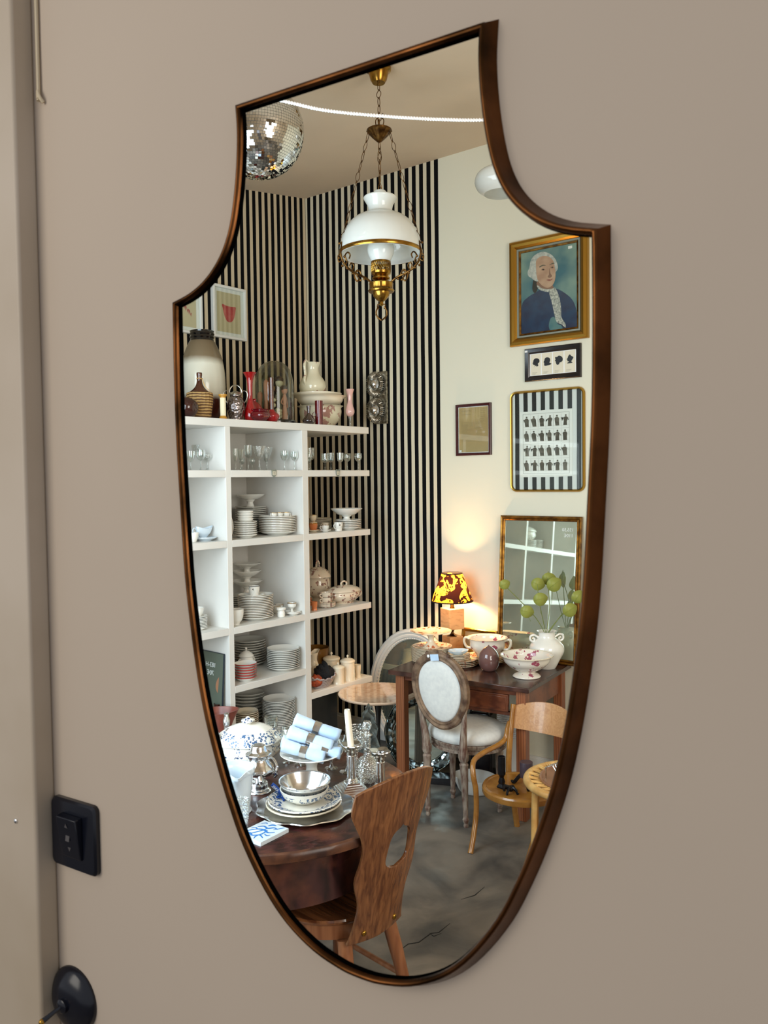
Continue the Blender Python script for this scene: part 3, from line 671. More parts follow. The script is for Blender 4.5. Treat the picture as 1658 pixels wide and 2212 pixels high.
def figurine(kind, h, mat, label, x, y, mat2=None):
    h *= 1.15
    c = SH(0.0,0.22,Z1+0.026); ca, sa = math.cos(RZS), math.sin(RZS)
    loc = (c[0]+x, c[1]+y, c[2])
    f = thing('figurine', label, 'figurine', loc, random.Random(h).random(), 'figurines under the glass dome')
    if kind == 'finger':
        MB().lathe([(p[0],p[1]) for p in cr([(0.0,0,0),(0.012,0,0),(0.013,0.02,0),(0.011,h*0.55,0),(0.015,h*0.78,0),(0.013,h*0.93,0),(0,h,0)],4)], 20).build('figure', mat, f)
    elif kind == 'doll':
        MB().lathe([(p[0],p[1]) for p in cr([(0,0,0),(0.018,0,0),(0.016,h*0.2,0),(0.010,h*0.45,0),(0.013,h*0.62,0),(0.006,h*0.74,0),(0,h*0.74,0)],4)], 20).tube(cr([(-0.012,0,h*0.64),(-0.022,0.004,h*0.5),(-0.010,-0.010,h*0.42)],4), 0.0035, 8).tube(cr([(0.012,0,h*0.64),(0.021,0.002,h*0.52),(0.015,-0.008,h*0.36)],4), 0.0035, 8).build('figure', mat, f)
        MB().ball((0,0,h*0.84), h*0.10, (0.85,0.9,1.1)).build('head', mat2 or mat, f)
        MB().ball((0,0.002,h*0.90), h*0.105, (0.95,0.95,0.8)).build('hat', 'figure_dark', f)
    else:
        m = MB(); rn = random.Random(int(h*1000))
        for i in range(9): m.ball((rn.uniform(-0.012,0.012), rn.uniform(-0.012,0.012), 0.012+i*h/9*0.9), rn.uniform(0.009,0.016), seg=12, rings=8)
        m.build('figure', mat, f)
for a in [('finger',0.21,'figure_pink','pink fingertip-shaped figurine at the left under the glass dome',-0.045,-0.02), ('finger',0.15,'figure_pink','shorter pink figurine leaning at the edge under the glass dome',-0.085,0.0),
          ('doll',0.20,'figure_gold','gilded carved figure under the glass dome',-0.018,0.025), ('cluster',0.13,'figure_pale','knobbly pale shell figure low under the glass dome',-0.008,-0.045),
          ('doll',0.23,'figure_grey','tall grey-green figure with a pale face under the glass dome',0.028,0.01,'figure_pale'), ('doll',0.18,'figure_pink','small pink doll with dark hair at the right under the glass dome',0.060,-0.01,'figure_pink'), ('finger',0.12,'figure_dark','dark slender figure at the right edge under the glass dome',0.085,0.02), ('cluster',0.05,'figure_pale','tiny pale animal lying at the foot of the figures',0.030,-0.055)]:
    figurine(*a)
# chamber pot, basin and pitcher stacked
zb = Z1
t = thing('chamber_pot', 'large cream chamber pot with a faded flower sprig, bottom of its pile', 'pot', SH(0.377,0.22,zb))
MB().lathe(hollow([(0.075,0),(0.08,0.006),(0.118,0.05),(0.130,0.095),(0.128,0.120),(0.142,0.132)], 0.005, 5), 56).build('body', 'rose_floral', t)
t = thing('wash_basin', 'wide cream wash basin standing in the chamber pot', 'basin', SH(0.377,0.22,zb+0.127))
MB().lathe(hollow([(0.06,0.004),(0.10,0.006),(0.134,0.03),(0.144,0.052),(0.164,0.064)], 0.004, 5), 56).build('body', 'cream_china', t)
t = thing('basin_lid', 'shallow cream bowl lying in the wash basin', 'bowl', SH(0.36,0.23,zb+0.175)); MB().lathe(hollow([(0.08,0),(0.12,0.008),(0.146,0.022),(0.152,0.034)], 0.004, 4), 48).build('body', 'cream_china', t)
t = thing('pitcher', 'cream wash pitcher with faded pink flowers and a scrolled handle', 'jug', SH(0.333,0.24,zb+0.182), R(62))
m = MB().lathe(hollow([(0.05,0),(0.058,0.006),(0.082,0.055),(0.078,0.095),(0.046,0.145),(0.040,0.18),(0.052,0.215)], 0.004, 5), 44)
for i, v in enumerate(m.v):
    if v[2] > 0.19 and v[0] > 0.02: m.v[i] = (v[0] + (v[2]-0.19)*1.1, v[1]*0.8, v[2]+0.012)
m.build('body', 'rose_floral', t)
MB().tube(cr([(-0.046,0,0.212),(-0.072,0,0.222),(-0.088,0,0.19),(-0.082,0,0.14),(-0.090,0,0.10),(-0.074,0,0.072)],6), [0.008]*31, 10, flat=0.7).build('handle', 'rose_floral', t)
t = thing('carafe', 'small purple glass carafe with a ring handle on the shelf top', 'carafe', SH(0.11,0.05,Z1))
MB().lathe(hollow([(0.022,0),(0.034,0.012),(0.035,0.028),(0.016,0.055),(0.009,0.068),(0.014,0.108)], 0.002), 28).build('body', 'purple_glass', t)
MB().tube([(0.030+0.010*math.cos(a),0,0.056+0.012*math.sin(a)) for a in [k*PI/8 for k in range(16)]], 0.002, 8, True).build('handle', 'purple_glass', t)
one(MB().lathe(hollow([(0.0225,0),(0.0235,0.003),(0.0235,0.142)], 0.003), 32), 'cylinder_vase', 'dark_red', 'narrow dark red cylinder vase on the shelf top', 'vase', SH(0.193,0.05,Z1))
t = thing('hurricane_vase', 'pale pink glass tulip vase on a clear tapering stem, end of the shelf top', 'vase', SH(0.515,0.10,Z1))
MB().lathe([(0,0),(0.017,0),(0.016,0.003),(0.007,0.009),(0.0075,0.05),(0.011,0.068),(0,0.069)], 24).build('stem', 'glass_cut', t)
MB().lathe(hollow([(0.010,0.069),(0.024,0.082),(0.0285,0.104),(0.021,0.135),(0.0145,0.165),(0.017,0.20),(0.028,0.238)], 0.002), 32).build('tulip', 'pink_glass', t)

# ---------------------------------------------------------------- glasses
G = 'drinking glasses on the glass shelf'
gl = [(-0.671,.12,.022,.10,3,'stemmed tumbler of clear glass nearest the frame in the left bay',.55), (-0.608,.12,.026,.108,0,'rounded clear goblet beside the glass coupes in the left bay',.52), (-0.64,.30,.03,.135,2,'tall clear goblet behind the two in the left bay',.5),
      (-0.396,.10,.014,.118,3,'slim clear flute tight against the left panel of the middle bay',.6), (-0.344,.12,.020,.115,1,'narrow clear goblet second from the left in the middle bay',.55), (-0.139,.30,.024,.150,2,'tall wide-bowled clear glass at the back of the middle bay',.5),
      (-0.228,.10,.037,.135,1,'large cut glass goblet with a V pattern in the middle bay',.55), (-0.085,.20,.036,.135,1,'large ribbed cut goblet beside the V-patterned one',.56), (-0.04,.10,.025,.112,3,'short-stemmed clear glass right of the ribbed goblet',.5),
      (0.0,.30,.019,.103,0,'small clear glass in the back right of the middle bay',.5), (-0.015,.045,.022,.106,0,'small wine glass last on the right of the middle bay',.5), (-0.17,.32,.017,.075,0,'tiny liqueur glass at the back of the middle bay, left of two',.5), (-0.075,.34,.017,.075,0,'tiny liqueur glass at the back of the middle bay, right of two',.5),
      (0.155,.10,.018,.096,3,'small clear glass half hidden by the divider of the striped bay',.5), (0.36,.30,.030,.145,2,'tall straight goblet at the back of the striped bay',.55), (0.30,.26,.019,.08,0,'low clear glass beside the tall goblet in the striped bay',.5), (0.288,.10,.022,.102,2,'straight sherry glass left of the pair in the striped bay',.55),
      (0.40,.16,.021,.110,2,'clear sherry glass, left of the touching pair in the striped bay',.55), (0.40,.08,.020,.108,2,'clear sherry glass, right of the touching pair in the striped bay',.55), (0.525,.14,.025,.108,0,'round amber-tinted wine glass second from the end',.5), (0.53,.05,.023,.106,0,'round amber-tinted wine glass at the open end of the shelf',.5)]
for s_, r_, rad, h, st, lab, bw in gl:
    goblet('drinking_glass', rad, h, SH(s_, r_, Z2), lab, 'glass', G, 'glass_cut' if 'cut' in lab else 'glass', bw, st)
for i, (s_, r_, rad, h, lab) in enumerate([(-0.44,.25,.058,.14,'wide footed glass coupe on top of a pair'), (-0.49,.14,.041,.085,'smaller footed glass bowl in front of the wide coupe')]):
    goblet('glass_coupe', rad, h, SH(s_-0.06, r_, Z2), lab, 'glass', 'glass coupes in the left bay', 'glass_cut', 0.4, 3)
for px_s, lab in ((-0.215, 'small silver crest-shaped card holder on the middle bay board'), (0.29, 'small silver crest-shaped card holder on the striped bay board')):
    t = thing('card_holder', lab, 'label holder', SH(px_s, -0.003, Z2-0.036), RZS, 'card holders on the glass shelf')
    sh = [(-0.017,0.038),(-0.013,0.042),(0,0.039),(0.013,0.042),(0.017,0.038),(0.015,0.010),(0.008,0.002),(0,-0.003),(-0.008,0.002),(-0.015,0.010)]
    m = MB(); m.M = Matrix.Rotation(R(90), 4, 'X'); m.ext(sh, 0.0, 0.003).build('holder', 'frame_grey', t)
    c = MB().box((0,-0.0035,0.020), (0.022,0.001,0.020)).build('card', 'paper_cream', t)
    for z in (0.025, 0.020, 0.015): MB().box((0,-0.0042,z), (0.015,0.0004,0.0018)).build('printed_line', 'ink', c)

# ---------------------------------------------------------------- third board
stack(1, 0.064, SH(-0.603,0.11,Z3), RZS, 0.006, 'saucer', 'white oval saucer under the gravy boat', 'saucer', None, 'bluewhite', 'bluewhite', sx=1.0)
t = thing('gravy_boat', 'white gravy boat with a looped handle in the left bay', 'gravy boat', SH(-0.61,0.11,Z3+0.007), RZS+R(8))
m = MB().lathe(hollow([(0.022,0),(0.024,0.003),(0.018,0.012),(0.036,0.03),(0.040,0.056)], 0.003, 5), 36, sx=1.25, sy=0.7)
for i, v in enumerate(m.v):
    x, y, z = v
    if z > 0.02: m.v[i] = (x + (0.02*(z-0.02)/0.04 if x > 0.02 else 0), y*(1-0.5*max(0, x-0.02)/0.05), z + 0.35*max(0, abs(x)-0.01)*(z/0.056))
m.build('body', 'bluewhite', t); MB().tube(cr([(-0.046,0,0.052),(-0.066,0,0.062),(-0.074,0,0.045),(-0.060,0,0.022),(-0.034,0,0.018)],5), 0.0035, 8).build('handle', 'bluewhite', t)
t = thing('teacup', 'white cup half hidden by the mirror frame beside the gravy boat', 'cup', SH(-0.70,0.08,Z3)); MB().lathe(hollow([(0.015,0),(0.02,0.003),(0.03,0.03),(0.032,0.05)], 0.002), 28).build('bowl', 'porcelain', t)
p = one(plate_mb(0.078, 0.012), 'plate', ['porcelain', 'porcelain'], 'white plate standing on edge against the left panel of the middle bay', 'plate', SH(-0.492,0.09,Z3+0.079)); p.rotation_euler = (R(86), 0, RZS+R(80))
zt = stack(14, 0.090, SH(-0.102,0.33,Z3), 0, 0.0108, 'dinner_plate', 'gilt-rimmed plate, @ in the back stack under the white compote', 'plate', 'back stack of plates under the compote', 'grey_china', 'gilt_dark')
compote('compote', 0.085, 0.082, SH(-0.104,0.33,zt), 'white footed compote on top of the tall back stack, third board', mat='porcelain', footr=0.36, dish=0.03)
zt = stack(7, 0.063, SH(-0.335,0.10,Z3), 0, 0.0115, 'side_plate', 'gilt-edged small plate, @ in the stack under the white bowls', 'plate', 'small plates under the white bowls', 'porcelain', 'gilt_dark')
stack(4, 0.044, SH(-0.335,0.10,zt+0.002), 0, 0.0135, 'small_bowl', 'small white bowl, @ of those nested on the small plates', 'bowl', 'white bowls nested on the small plates', 'porcelain', 'porcelain', h=0.026)
zt = stack(10, 0.106, SH(-0.080,0.125,Z3), 0, 0.0095, 'dinner_plate', 'gilt-rimmed plate, @ in the wide stack under three little cups', 'plate', 'wide front stack under the little cups', 'porcelain', 'gilt', h=0.020)
for i, (ds, lab) in enumerate([(-0.052,'leftmost of three little gold-rimmed cups on the plate stack'), (-0.006,'middle of three little gold-rimmed cups on the plate stack'), (0.045,'rightmost of three little gold-rimmed cups on the plate stack')]):
    cup('little_cup', 0.0205, 0.036, SH(-0.080+ds, 0.10, zt+0.0005), RZS+R(200 if i == 0 else -10), 'porcelain', lab, 'cup', 'little gold-rimmed cups')
stack(8, 0.073, SH(0.47,0.33,Z3), 0, 0.0075, 'saucer', 'cream saucer, @ in the thin back stack of the striped bay', 'saucer', 'thin saucer stack in the striped bay', 'cream_china', 'gilt_dark', h=0.010)
cup('coffee_cup', 0.022, 0.04, SH(0.30,0.22,Z3+0.055), RZS+R(20), 'orange_floral', 'rust-patterned cup standing on the pile of rust cups')
cup('coffee_cup', 0.027, 0.045, SH(0.20,0.12,Z3+0.006), RZS+R(10), 'orange_china', 'orange-brown cup on a saucer beside the divider of the striped bay')
stack(1, 0.036, SH(0.20,0.12,Z3), 0, 0.01, 'saucer', 'white saucer under the orange-brown cup', 'saucer', None, 'cream_china', 'orange_china', h=0.009)
cup('coffee_cup', 0.025, 0.054, SH(0.30,0.22,Z3), RZS+R(60), 'orange_floral', 'rust-patterned cup at the bottom of its pair in the striped bay')
stack(1, 0.034, SH(0.252,0.07,Z3), 0, 0.01, 'saucer', 'little white saucer under the dark blue cup', 'saucer', None, 'porcelain', 'porcelain', h=0.008)
cup('espresso_cup', 0.022, 0.030, SH(0.252,0.07,Z3+0.006), RZS+R(120), 'mono_print', 'small dark patterned cup on a white saucer in the striped bay', rim=None)
cup('brown_cup', 0.020, 0.045, SH(0.345,0.16,Z3), RZS+R(120), 'brown_floral', 'brown-patterned cup behind the cream mug', rim=None)
cup('mug', 0.027, 0.052, SH(0.345,0.05,Z3), RZS+R(180), 'mono_print', 'cream mug with dark flower sprigs at the front of the striped bay', 'mug', rim=None, foot=0.8)
zt = stack(5, 0.080, SH(0.455,0.075,Z3), 0, 0.0110, 'dinner_plate', 'white gilt-edged plate, @ in the stack under the striped bay compote', 'plate', 'plates under the striped bay compote', 'porcelain', 'gilt_dark')
compote('compote', 0.098, 0.080, SH(0.455,0.085,zt), 'wide white compote on plates at the open end of the third board', footr=0.36, dish=0.042)

# ---------------------------------------------------------------- fourth board
zt = stack(9, 0.048, SH(-0.655,0.11,Z4), 0, 0.0075, 'saucer', 'white dark-edged saucer, @ in the left bay stack', 'saucer', 'saucers in the left bay', 'porcelain', 'grey_rim', h=0.010)
t = thing('white_bowl', 'white bowl on the stack of dark-edged saucers in the left bay', 'bowl', SH(-0.665,0.11,zt)); MB().lathe(hollow([(0.018,0),(0.022,0.003),(0.036,0.025),(0.040,0.05)], 0.0025), 32).build('body', 'porcelain', t)
x = SH(-0.115,0.36,Z4)
zt = stack(8, 0.098, x, 0, 0.0115, 'large_plate', 'white plate, @ in the stack below three piled cake stands', 'plate', 'plates below the cake stands', 'grey_china', 'grey_china')
for lab, dz, rr_ in (('lowest of three piled white cake stands', 0.095, 0.092), ('middle one of three piled white cake stands', 0.083, 0.084), ('flat topmost of three piled white cake stands', 0.070, 0.083)):
    compote('cake_stand', rr_, dz, (x[0], x[1], zt+0.001), lab, 'piled cake stands', footr=0.42, dish=0.022 if 'flat' in lab else 0.035, mat='porcelain'); zt += dz-0.026 if 'flat' not in lab else 0.07
zt = stack(14, 0.098, SH(-0.262,0.115,Z4), 0, 0.0090, 'dinner_plate', 'gilt-rimmed plate, @ in the stack below the crested white cup', 'plate', 'tall plate stack below the mug', 'porcelain', 'gilt', h=0.018)
zt = stack(1, 0.057, SH(-0.270,0.115,zt+0.001), 0, 0.01, 'saucer', 'white saucer on the tall plate stack, under the monogrammed mug', 'saucer', None, 'porcelain', 'porcelain', h=0.012)
cup('monogram_mug', 0.031, 0.056, SH(-0.270,0.115,zt), RZS+R(30), 'mono_print', 'straight white cup with a dark crest on the tall plate stack', 'mug', rim='ink_black', foot=0.82)
t = thing('cereal_bowl', 'deep white footed bowl in front of the tall plate stack', 'bowl', SH(-0.437,0.075,Z4)); MB().lathe(hollow([(0.022,0),(0.023,0.006),(0.036,0.025),(0.044,0.055),(0.045,0.082)], 0.003), 36).build('body', 'porcelain', t)
for s_, r_, lab in ((-0.075,0.15,'gold-rimmed white cup, left of two behind the cream pot'), (-0.02,0.19,'gold-rimmed white cup, right of two behind the cream pot')):
    cup('gold_rim_cup', 0.024, 0.045, SH(s_, r_, Z4), RZS+R(-20), 'porcelain', lab, 'cup', 'gold-rimmed cups')
stack(2, 0.046, SH(-0.035,0.055,Z4), 0, 0.0065, 'saucer', 'white saucer, @ of the pair under the gold-rimmed egg cup', 'saucer', 'saucers under the egg cup', 'porcelain', 'porcelain', h=0.010)
t = thing('egg_cup', 'gold-rimmed white egg cup with a slim stem on two saucers', 'egg cup', SH(-0.045,0.055,Z4+0.012))
MB().lathe([(0,0),(0.016,0),(0.015,0.003),(0.006,0.010),(0.005,0.020),(0.012,0.026),(0.024,0.036),(0.026,0.056),(0.024,0.056),(0.020,0.036),(0,0.030)], 28).build('body', 'porcelain', t)
MB().lathe([(0.0262,0.053),(0.0265,0.057),(0.0235,0.057),(0.024,0.054)], 28).build('rim_band', 'gilt', t)
t = thing('cream_pot', 'small white lipped pot at the front edge of the fourth board', 'pot', SH(-0.132,0.05,Z4)); MB().lathe(hollow([(0.018,0),(0.021,0.004),(0.021,0.028),(0.018,0.034),(0.027,0.042),(0.027,0.052)], 0.002, 3), 32).build('body', 'porcelain', t)
tureen('soup_tureen', 0.084, 0.084, 0.262, SH(0.44,0.33,Z4), RZS, 'brown_floral', 'tall round cream tureen with brown flowers at the back of the striped bay', ring=True, lidh=0.38)
tureen('oval_tureen', 0.122, 0.075, 0.140, SH(0.452,0.115,Z4), RZS-R(10), 'brown_floral', 'oval covered tureen with brown flower border at the open shelf end', ring=True, lidh=0.42, footr=0.55)
stack(4, 0.056, SH(0.268,0.085,Z4), 0, 0.006, 'saucer', 'brown-bordered saucer, @ in the stack under two brown-flowered cups', 'saucer', 'brown-bordered saucers', 'brown_floral', 'brown_floral', h=0.009)
for i, lab in enumerate(('lower of two brown-flowered cups stacked on saucers', 'upper of two brown-flowered cups stacked on saucers')):
    cup('flowered_cup', 0.038, 0.036, SH(0.268,0.085,Z4+0.024+i*0.030), RZS+R(180), 'brown_floral', lab, 'cup', 'stacked brown-flowered cups', rim=None)
cup('beaker', 0.019, 0.052, SH(0.140,0.06,Z4), RZS, 'orange_china', 'small tan beaker against the divider on the fourth board', 'cup', rim=None, foot=0.9, handle=False)
stack(6, 0.05, SH(0.19,0.20,Z4), 0, 0.008, 'saucer', 'tan saucer, @ in the stack behind the small tan beaker', 'saucer', 'tan saucers by the divider', 'orange_china', 'orange_china', h=0.010)

# ---------------------------------------------------------------- fifth board
stack(10, 0.097, SH(-0.125,0.34,Z5), 0, 0.0142, 'large_plate', 'deep white plate, @ in the wide back stack, fifth board', 'plate', 'wide back stack on the fifth board', 'grey_china', 'gilt_dark', h=0.022)
t = thing('sugar_bowl', 'white lidded sugar bowl with two ears between the plate stacks', 'sugar bowl', SH(-0.29,0.17,Z5), RZS)
MB().lathe(hollow([(0.022,0),(0.024,0.005),(0.020,0.012),(0.040,0.045),(0.044,0.075),(0.036,0.095),(0.034,0.10)], 0.003, 5), 36).build('body', 'porcelain', t)
L = MB().lathe([(0.041,0.100),(0.043,0.104),(0.034,0.116),(0.018,0.128),(0.006,0.133),(0,0.133)], 36).build('lid', 'porcelain', t); knob(MB(), 0.132, 0.007).build('lid_knob', 'porcelain', L)
for s_ in (-1, 1): ring_handle(MB(), (s_*0.036,0,0.088), (s_*0.040,0,0.05), (s_*0.022,0,0), 0.003).build('handle', 'porcelain', t)
stack(6, 0.061, SH(-0.385,0.065,Z5), 0, 0.0140, 'soup_plate', 'small deep plate with a red rim, @ in its stack', 'plate', 'red-rimmed soup plates', 'porcelain', 'red_rim', h=0.022)
stack(11, 0.094, SH(-0.085,0.09,Z5), 0, 0.0102, 'dinner_plate', 'grey-lined plate, @ in the front right stack, fifth board', 'plate', 'front right stack on the fifth board', 'porcelain', 'grey_rim', h=0.020)
t = thing('olive_bowl', 'deep olive-brown bowl at the back of the striped bay', 'bowl', SH(0.42,0.34,Z5C)); MB().lathe(hollow([(0.05,0),(0.052,0.01),(0.075,0.06),(0.082,0.11),(0.086,0.165)], 0.005), 40).build('body', 'olive_china', t)
t = thing('basket', 'pale braided boat-shaped basket at the front of the striped bay', 'basket', SH(0.185,0.055,Z5C), RZS+R(-8))
m = MB().lathe(hollow([(0.045,0),(0.055,0.004),(0.082,0.03),(0.094,0.055)], 0.004, 5), 44, sy=0.55)
for i, v in enumerate(m.v): m.v[i] = (v[0], v[1], v[2] + 0.25*max(0, abs(v[0])-0.03)*(v[2]/0.055))
m.build('body', 'wicker_pale', t)
MB().tube([(0.096*math.cos(a)+0.003*math.cos(9*a),0.053*math.sin(a),0.055+0.25*max(0,abs(0.096*math.cos(a))-0.03)+0.004*math.sin(16*a)) for a in [k*2*PI/80 for k in range(80)]], 0.0055, 8, True).build('braided_rim', 'wicker_pale', t)
def crumple(name, c, r, mat, label, cat, seed, sc=(1,1,1)):
    rn = random.Random(seed); m = MB().ball((0,0,r*sc[2]), r, sc, 28, 18)
    ph = [(rn.uniform(2,9), rn.uniform(2,9), rn.uniform(0,6)) for _ in range(6)]
    for i, v in enumerate(m.v):
        x, y, z = v; f = 1 + 0.07*sum(math.sin(a*x/r*1.5+b_*z/r*1.3+c_+a*y/r) for a, b_, c_ in ph)/2
        m.v[i] = (x*f, y*f, z*f)
    return one(m, name, mat, label, cat, c)
crumple('cloth', SH(0.13,0.05,Z5C+0.012), 0.04, 'orange_cloth', 'crumpled rust-orange cloth in the braided basket', 'cloth', 3, (1.1,0.7,0.9))
crumple('cloth', SH(0.22,0.07,Z5C+0.012), 0.052, 'black_cloth', 'bundle of black fabric in the braided basket', 'cloth', 5, (1.15,0.8,1.15))
t = thing('creamer', 'cream jug with a curled handle standing behind the black fabric', 'jug', SH(0.265,0.20,Z5C), RZS+R(10))
m = MB().lathe(hollow([(0.022,0),(0.024,0.005),(0.036,0.05),(0.03,0.10),(0.02,0.13),(0.026,0.175)], 0.003, 5), 32)
for i, v in enumerate(m.v):
    if v[2] > 0.14 and v[0] > 0.008: m.v[i] = (v[0]+(v[2]-0.14)*0.7, v[1]*0.8, v[2]+(v[2]-0.14)*0.4)
m.build('body', 'cream_china', t); MB().tube(cr([(-0.022,0,0.165),(-0.05,0,0.185),(-0.062,0,0.15),(-0.05,0,0.11),(-0.030,0,0.09)],5), 0.005, 8).build('handle', 'cream_china', t)
def canister(r, h, s_, r_, label):
    t = thing('lidded_canister', label, 'canister', SH(s_, r_, Z5C), RZS, 'lidded cream canisters'); hb = h*0.72
    MB().lathe([(0,0),(r*0.96,0),(r*0.96,0.003),(r*0.93,0.006),(r*0.93,hb-0.006),(r*0.98,hb-0.003),(r*0.98,hb),(0,hb)], 60, flute=(20,0.015,0.005,hb-0.007)).build('body', 'cream_china', t)
    L = MB().lathe([(r*1.0,hb),(r*1.02,hb+0.004),(r*0.94,hb+h*0.07),(r*0.5,hb+h*0.13),(r*0.1,hb+h*0.15),(0,hb+h*0.15)], 40).build('lid', 'cream_china', t)
    knob(MB(), hb+h*0.14, r*0.16).build('lid_knob', 'cream_china', L)
canister(0.054, 0.150, 0.42, 0.20, 'wide low lidded canister at the back of three'); canister(0.046, 0.158, 0.408, 0.05, 'tallest lidded cream canister, right of the front pair'); canister(0.038, 0.130, 0.312, 0.04, 'small lidded cream canister, left of the front pair')
cup('handleless_cup', 0.020, 0.078, SH(0.50,0.05,Z5C), RZS, 'cream_china', 'plain cream beaker at the far end beside the canisters', 'cup', rim=None, handle=False, foot=0.9)

# ---------------------------------------------------------------- lowest boards
stack(9, 0.088, SH(-0.125,0.36,Z6), 0, 0.0185, 'platter', 'large oval platter, @ in the back stack, lowest board', 'platter', 'oval platters on the lowest board', 'grey_china', 'grey_rim', h=0.024, sx=1.12, sy=0.85)
stack(14, 0.066, SH(-0.345,0.11,Z6), 0, 0.0108, 'side_plate', 'cream gilt-edged plate, @ in the front left stack, lowest board', 'plate', 'front left stack on the lowest board', 'cream_china', 'gilt_dark', h=0.014)
stack(17, 0.095, SH(-0.080,0.14,Z6), 0, 0.0091, 'dinner_plate', 'white plate, @ in the front right stack, lowest board', 'plate', 'front right stack on the lowest board', 'porcelain', 'grey_rim', h=0.018)
# leaning mirror-like slate with chalked price, cracked terracotta bowl
RZP = RZS - PI/2
t = thing('old_mirror', 'frameless dark green mirror leaning in the left bay, price chalked on it', 'mirror', SH(-0.585,0.245,Z6), RZP)
MB().box((0,0,0.2575), (0.42,0.006,0.515)).build('glass_plate', 'slate_green', t)
MB().box((0.211,0,0.2575), (0.004,0.008,0.517)).box((0,0,0.5165), (0.42,0.008,0.003)).build('edge', 'slate_edge', t)
for tx, z_, sz in (('183-H', 0.448, 0.034), ('70€', 0.405, 0.036)):
    lettering(tx, sz, 'chalk', t, Matrix.Translation((0.105,-0.0036,z_)) @ Matrix.Rotation(R(90), 4, 'X'), 'chalk_number' if 'H' in tx else 'chalk_price')
t.rotation_euler = (R(-4), 0, RZP)
t = thing('wooden_paddle', 'half-moon wooden paddle standing in a dark little pot before the green mirror', 'paddle', (-0.885,4.22,Z6))
m = MB(); m.M = Matrix.Translation((0,0,0.345)) @ Matrix.Rotation(R(90), 4, 'X'); m.ext(smooth2_([(0.008,-0.042),(0.010,0.0),(0.010,0.044),(-0.001,0.034),(-0.009,0.012),(-0.010,-0.012),(-0.003,-0.034)]), -0.003, 0.003)
m.build('blade', 'tray_wood', t); MB().tube([(0.006,0,0.20),(0.006,0,0.31)], 0.002, 6).build('stick', 'ink_black', t)
MB().lathe(hollow([(0.020,0.205),(0.0235,0.235),(0.024,0.252)], 0.003), 24).lathe([(0,0),(0.03,0),(0.03,0.02),(0.012,0.06),(0.012,0.19),(0.02,0.206),(0,0.206)], 24).build('pot', 'dark_lacquer', t)
t = thing('terracotta_bowl', 'broken-edged terracotta pot in the lower left bay', 'pot', (-0.832,4.06,Z6), 0.4)
MB().lathe(hollow([(0.05,0),(0.05,0.006),(0.03,0.06),(0.028,0.13),(0.050,0.20),(0.078,0.262)], 0.006, 5), 40, flute=(3,0.10,0.15,0.3)).build('body', 'terracotta', t)
t = thing('grey_board', 'plain dark grey board standing on the floor under the striped bay', 'board', SH(0.215,0.12,0), RZS)
MB().box((0,0,0.23), (0.32,0.018,0.46)).build('panel', 'dark_board', t, bev=0.002)
# what the desk mirror sees: china further along the shelves
zt = stack(5, 0.10, SH(-1.42,0.16,Z3), 0, 0.012, 'dinner_plate', 'white plate, @ under the fluted tureen seen in the desk mirror', 'plate', 'plates seen in the desk mirror', 'porcelain', 'grey_rim')
stack(6, 0.09, SH(-1.60,0.16,Z3), 0, 0.012, 'dinner_plate', 'white plate, @ in the second stack seen in the desk mirror', 'plate', 'second plates seen in the desk mirror', 'porcelain', 'grey_rim')
tureen('fluted_tureen', 0.12, 0.09, 0.17, SH(-1.42,0.16,zt), RZS, 'mono_print', 'white covered tureen on plates, seen in the desk mirror', lidh=0.42, footr=0.5)
# ---------------------------------------------------------------- hanging from the ceiling
def link_chain(m, a, b, n, r=0.0013, w=0.009):
    a = Vector(a); b = Vector(b); d = (b-a)/n; t = d.normalized(); s1 = t.orthogonal().normalized(); s2 = t.cross(s1)
    for i in range(n):
        c = a + d*(i+0.5); side = s1 if i % 2 == 0 else s2; Lh = d.length*0.60
        if i % 3 == 1: pts = [c+t*Lh, c+t*Lh*0.35+side*w*1.1, c+side*w*1.25*0+side*w*1.25, c-t*Lh*0.35+side*w*1.1, c-t*Lh, c-t*Lh*0.35-side*w*1.1, c-side*w*1.25, c+t*Lh*0.35-side*w*1.1]
        else: pts = [c+t*Lh*math.cos(q)+side*w*0.62*math.sin(q) for q in [k*PI/6 for k in range(12)]]
        m.tube(pts, r, 6, True)
    return m
LX, LY, LK = 0.0, 3.54, 3.54/3.42
t = thing('hanging_lamp', 'brass oil-style hanging lamp with a white opal glass shade on chains', 'lamp', (LX, LY, 1.75+(2.414-1.75)*LK))
t.scale = (LK, LK, LK)
Z0 = 2.414; zc = Z0 + (ceil_z(off_of((LX, LY))) - t.location.z)/LK
def lz(y):
    q = (y-1106)/F_PX; return 1.75 + 3.42*(-math.sin(pitch)-q*math.cos(pitch))/(math.cos(pitch)-q*math.sin(pitch)) - Z0
MB().lathe([(0,zc-Z0-0.062),(0.026,zc-Z0-0.062),(0.034,zc-Z0-0.05),(0.042,zc-Z0-0.018),(0.052,zc-Z0-0.012),(0.053,zc-Z0-0.002),(0,zc-Z0-0.001)], 40).build('ceiling_canopy', 'brass', t)
link_chain(MB(), (0,0,zc-Z0-0.06), (0,0,lz(262)), 5, 0.0016, 0.010).build('chain', 'brass_dark', t)
m = MB()
for k in range(3):
    a = k*2*PI/3 + 0.3; c, s_ = math.cos(a), math.sin(a)
    m.tube(cr([(0,0,lz(278)),(0.016*c,0.016*s_,lz(270)),(0.020*c,0.020*s_,lz(258)),(0.010*c,0.010*s_,lz(252)),(0.017*c,0.017*s_,lz(244))],4), 0.0022, 6)
m.tube([(0,0,lz(280)),(0,0,lz(258))], 0.003, 8)
m.build('hook_ornament', 'brass_dark', t)
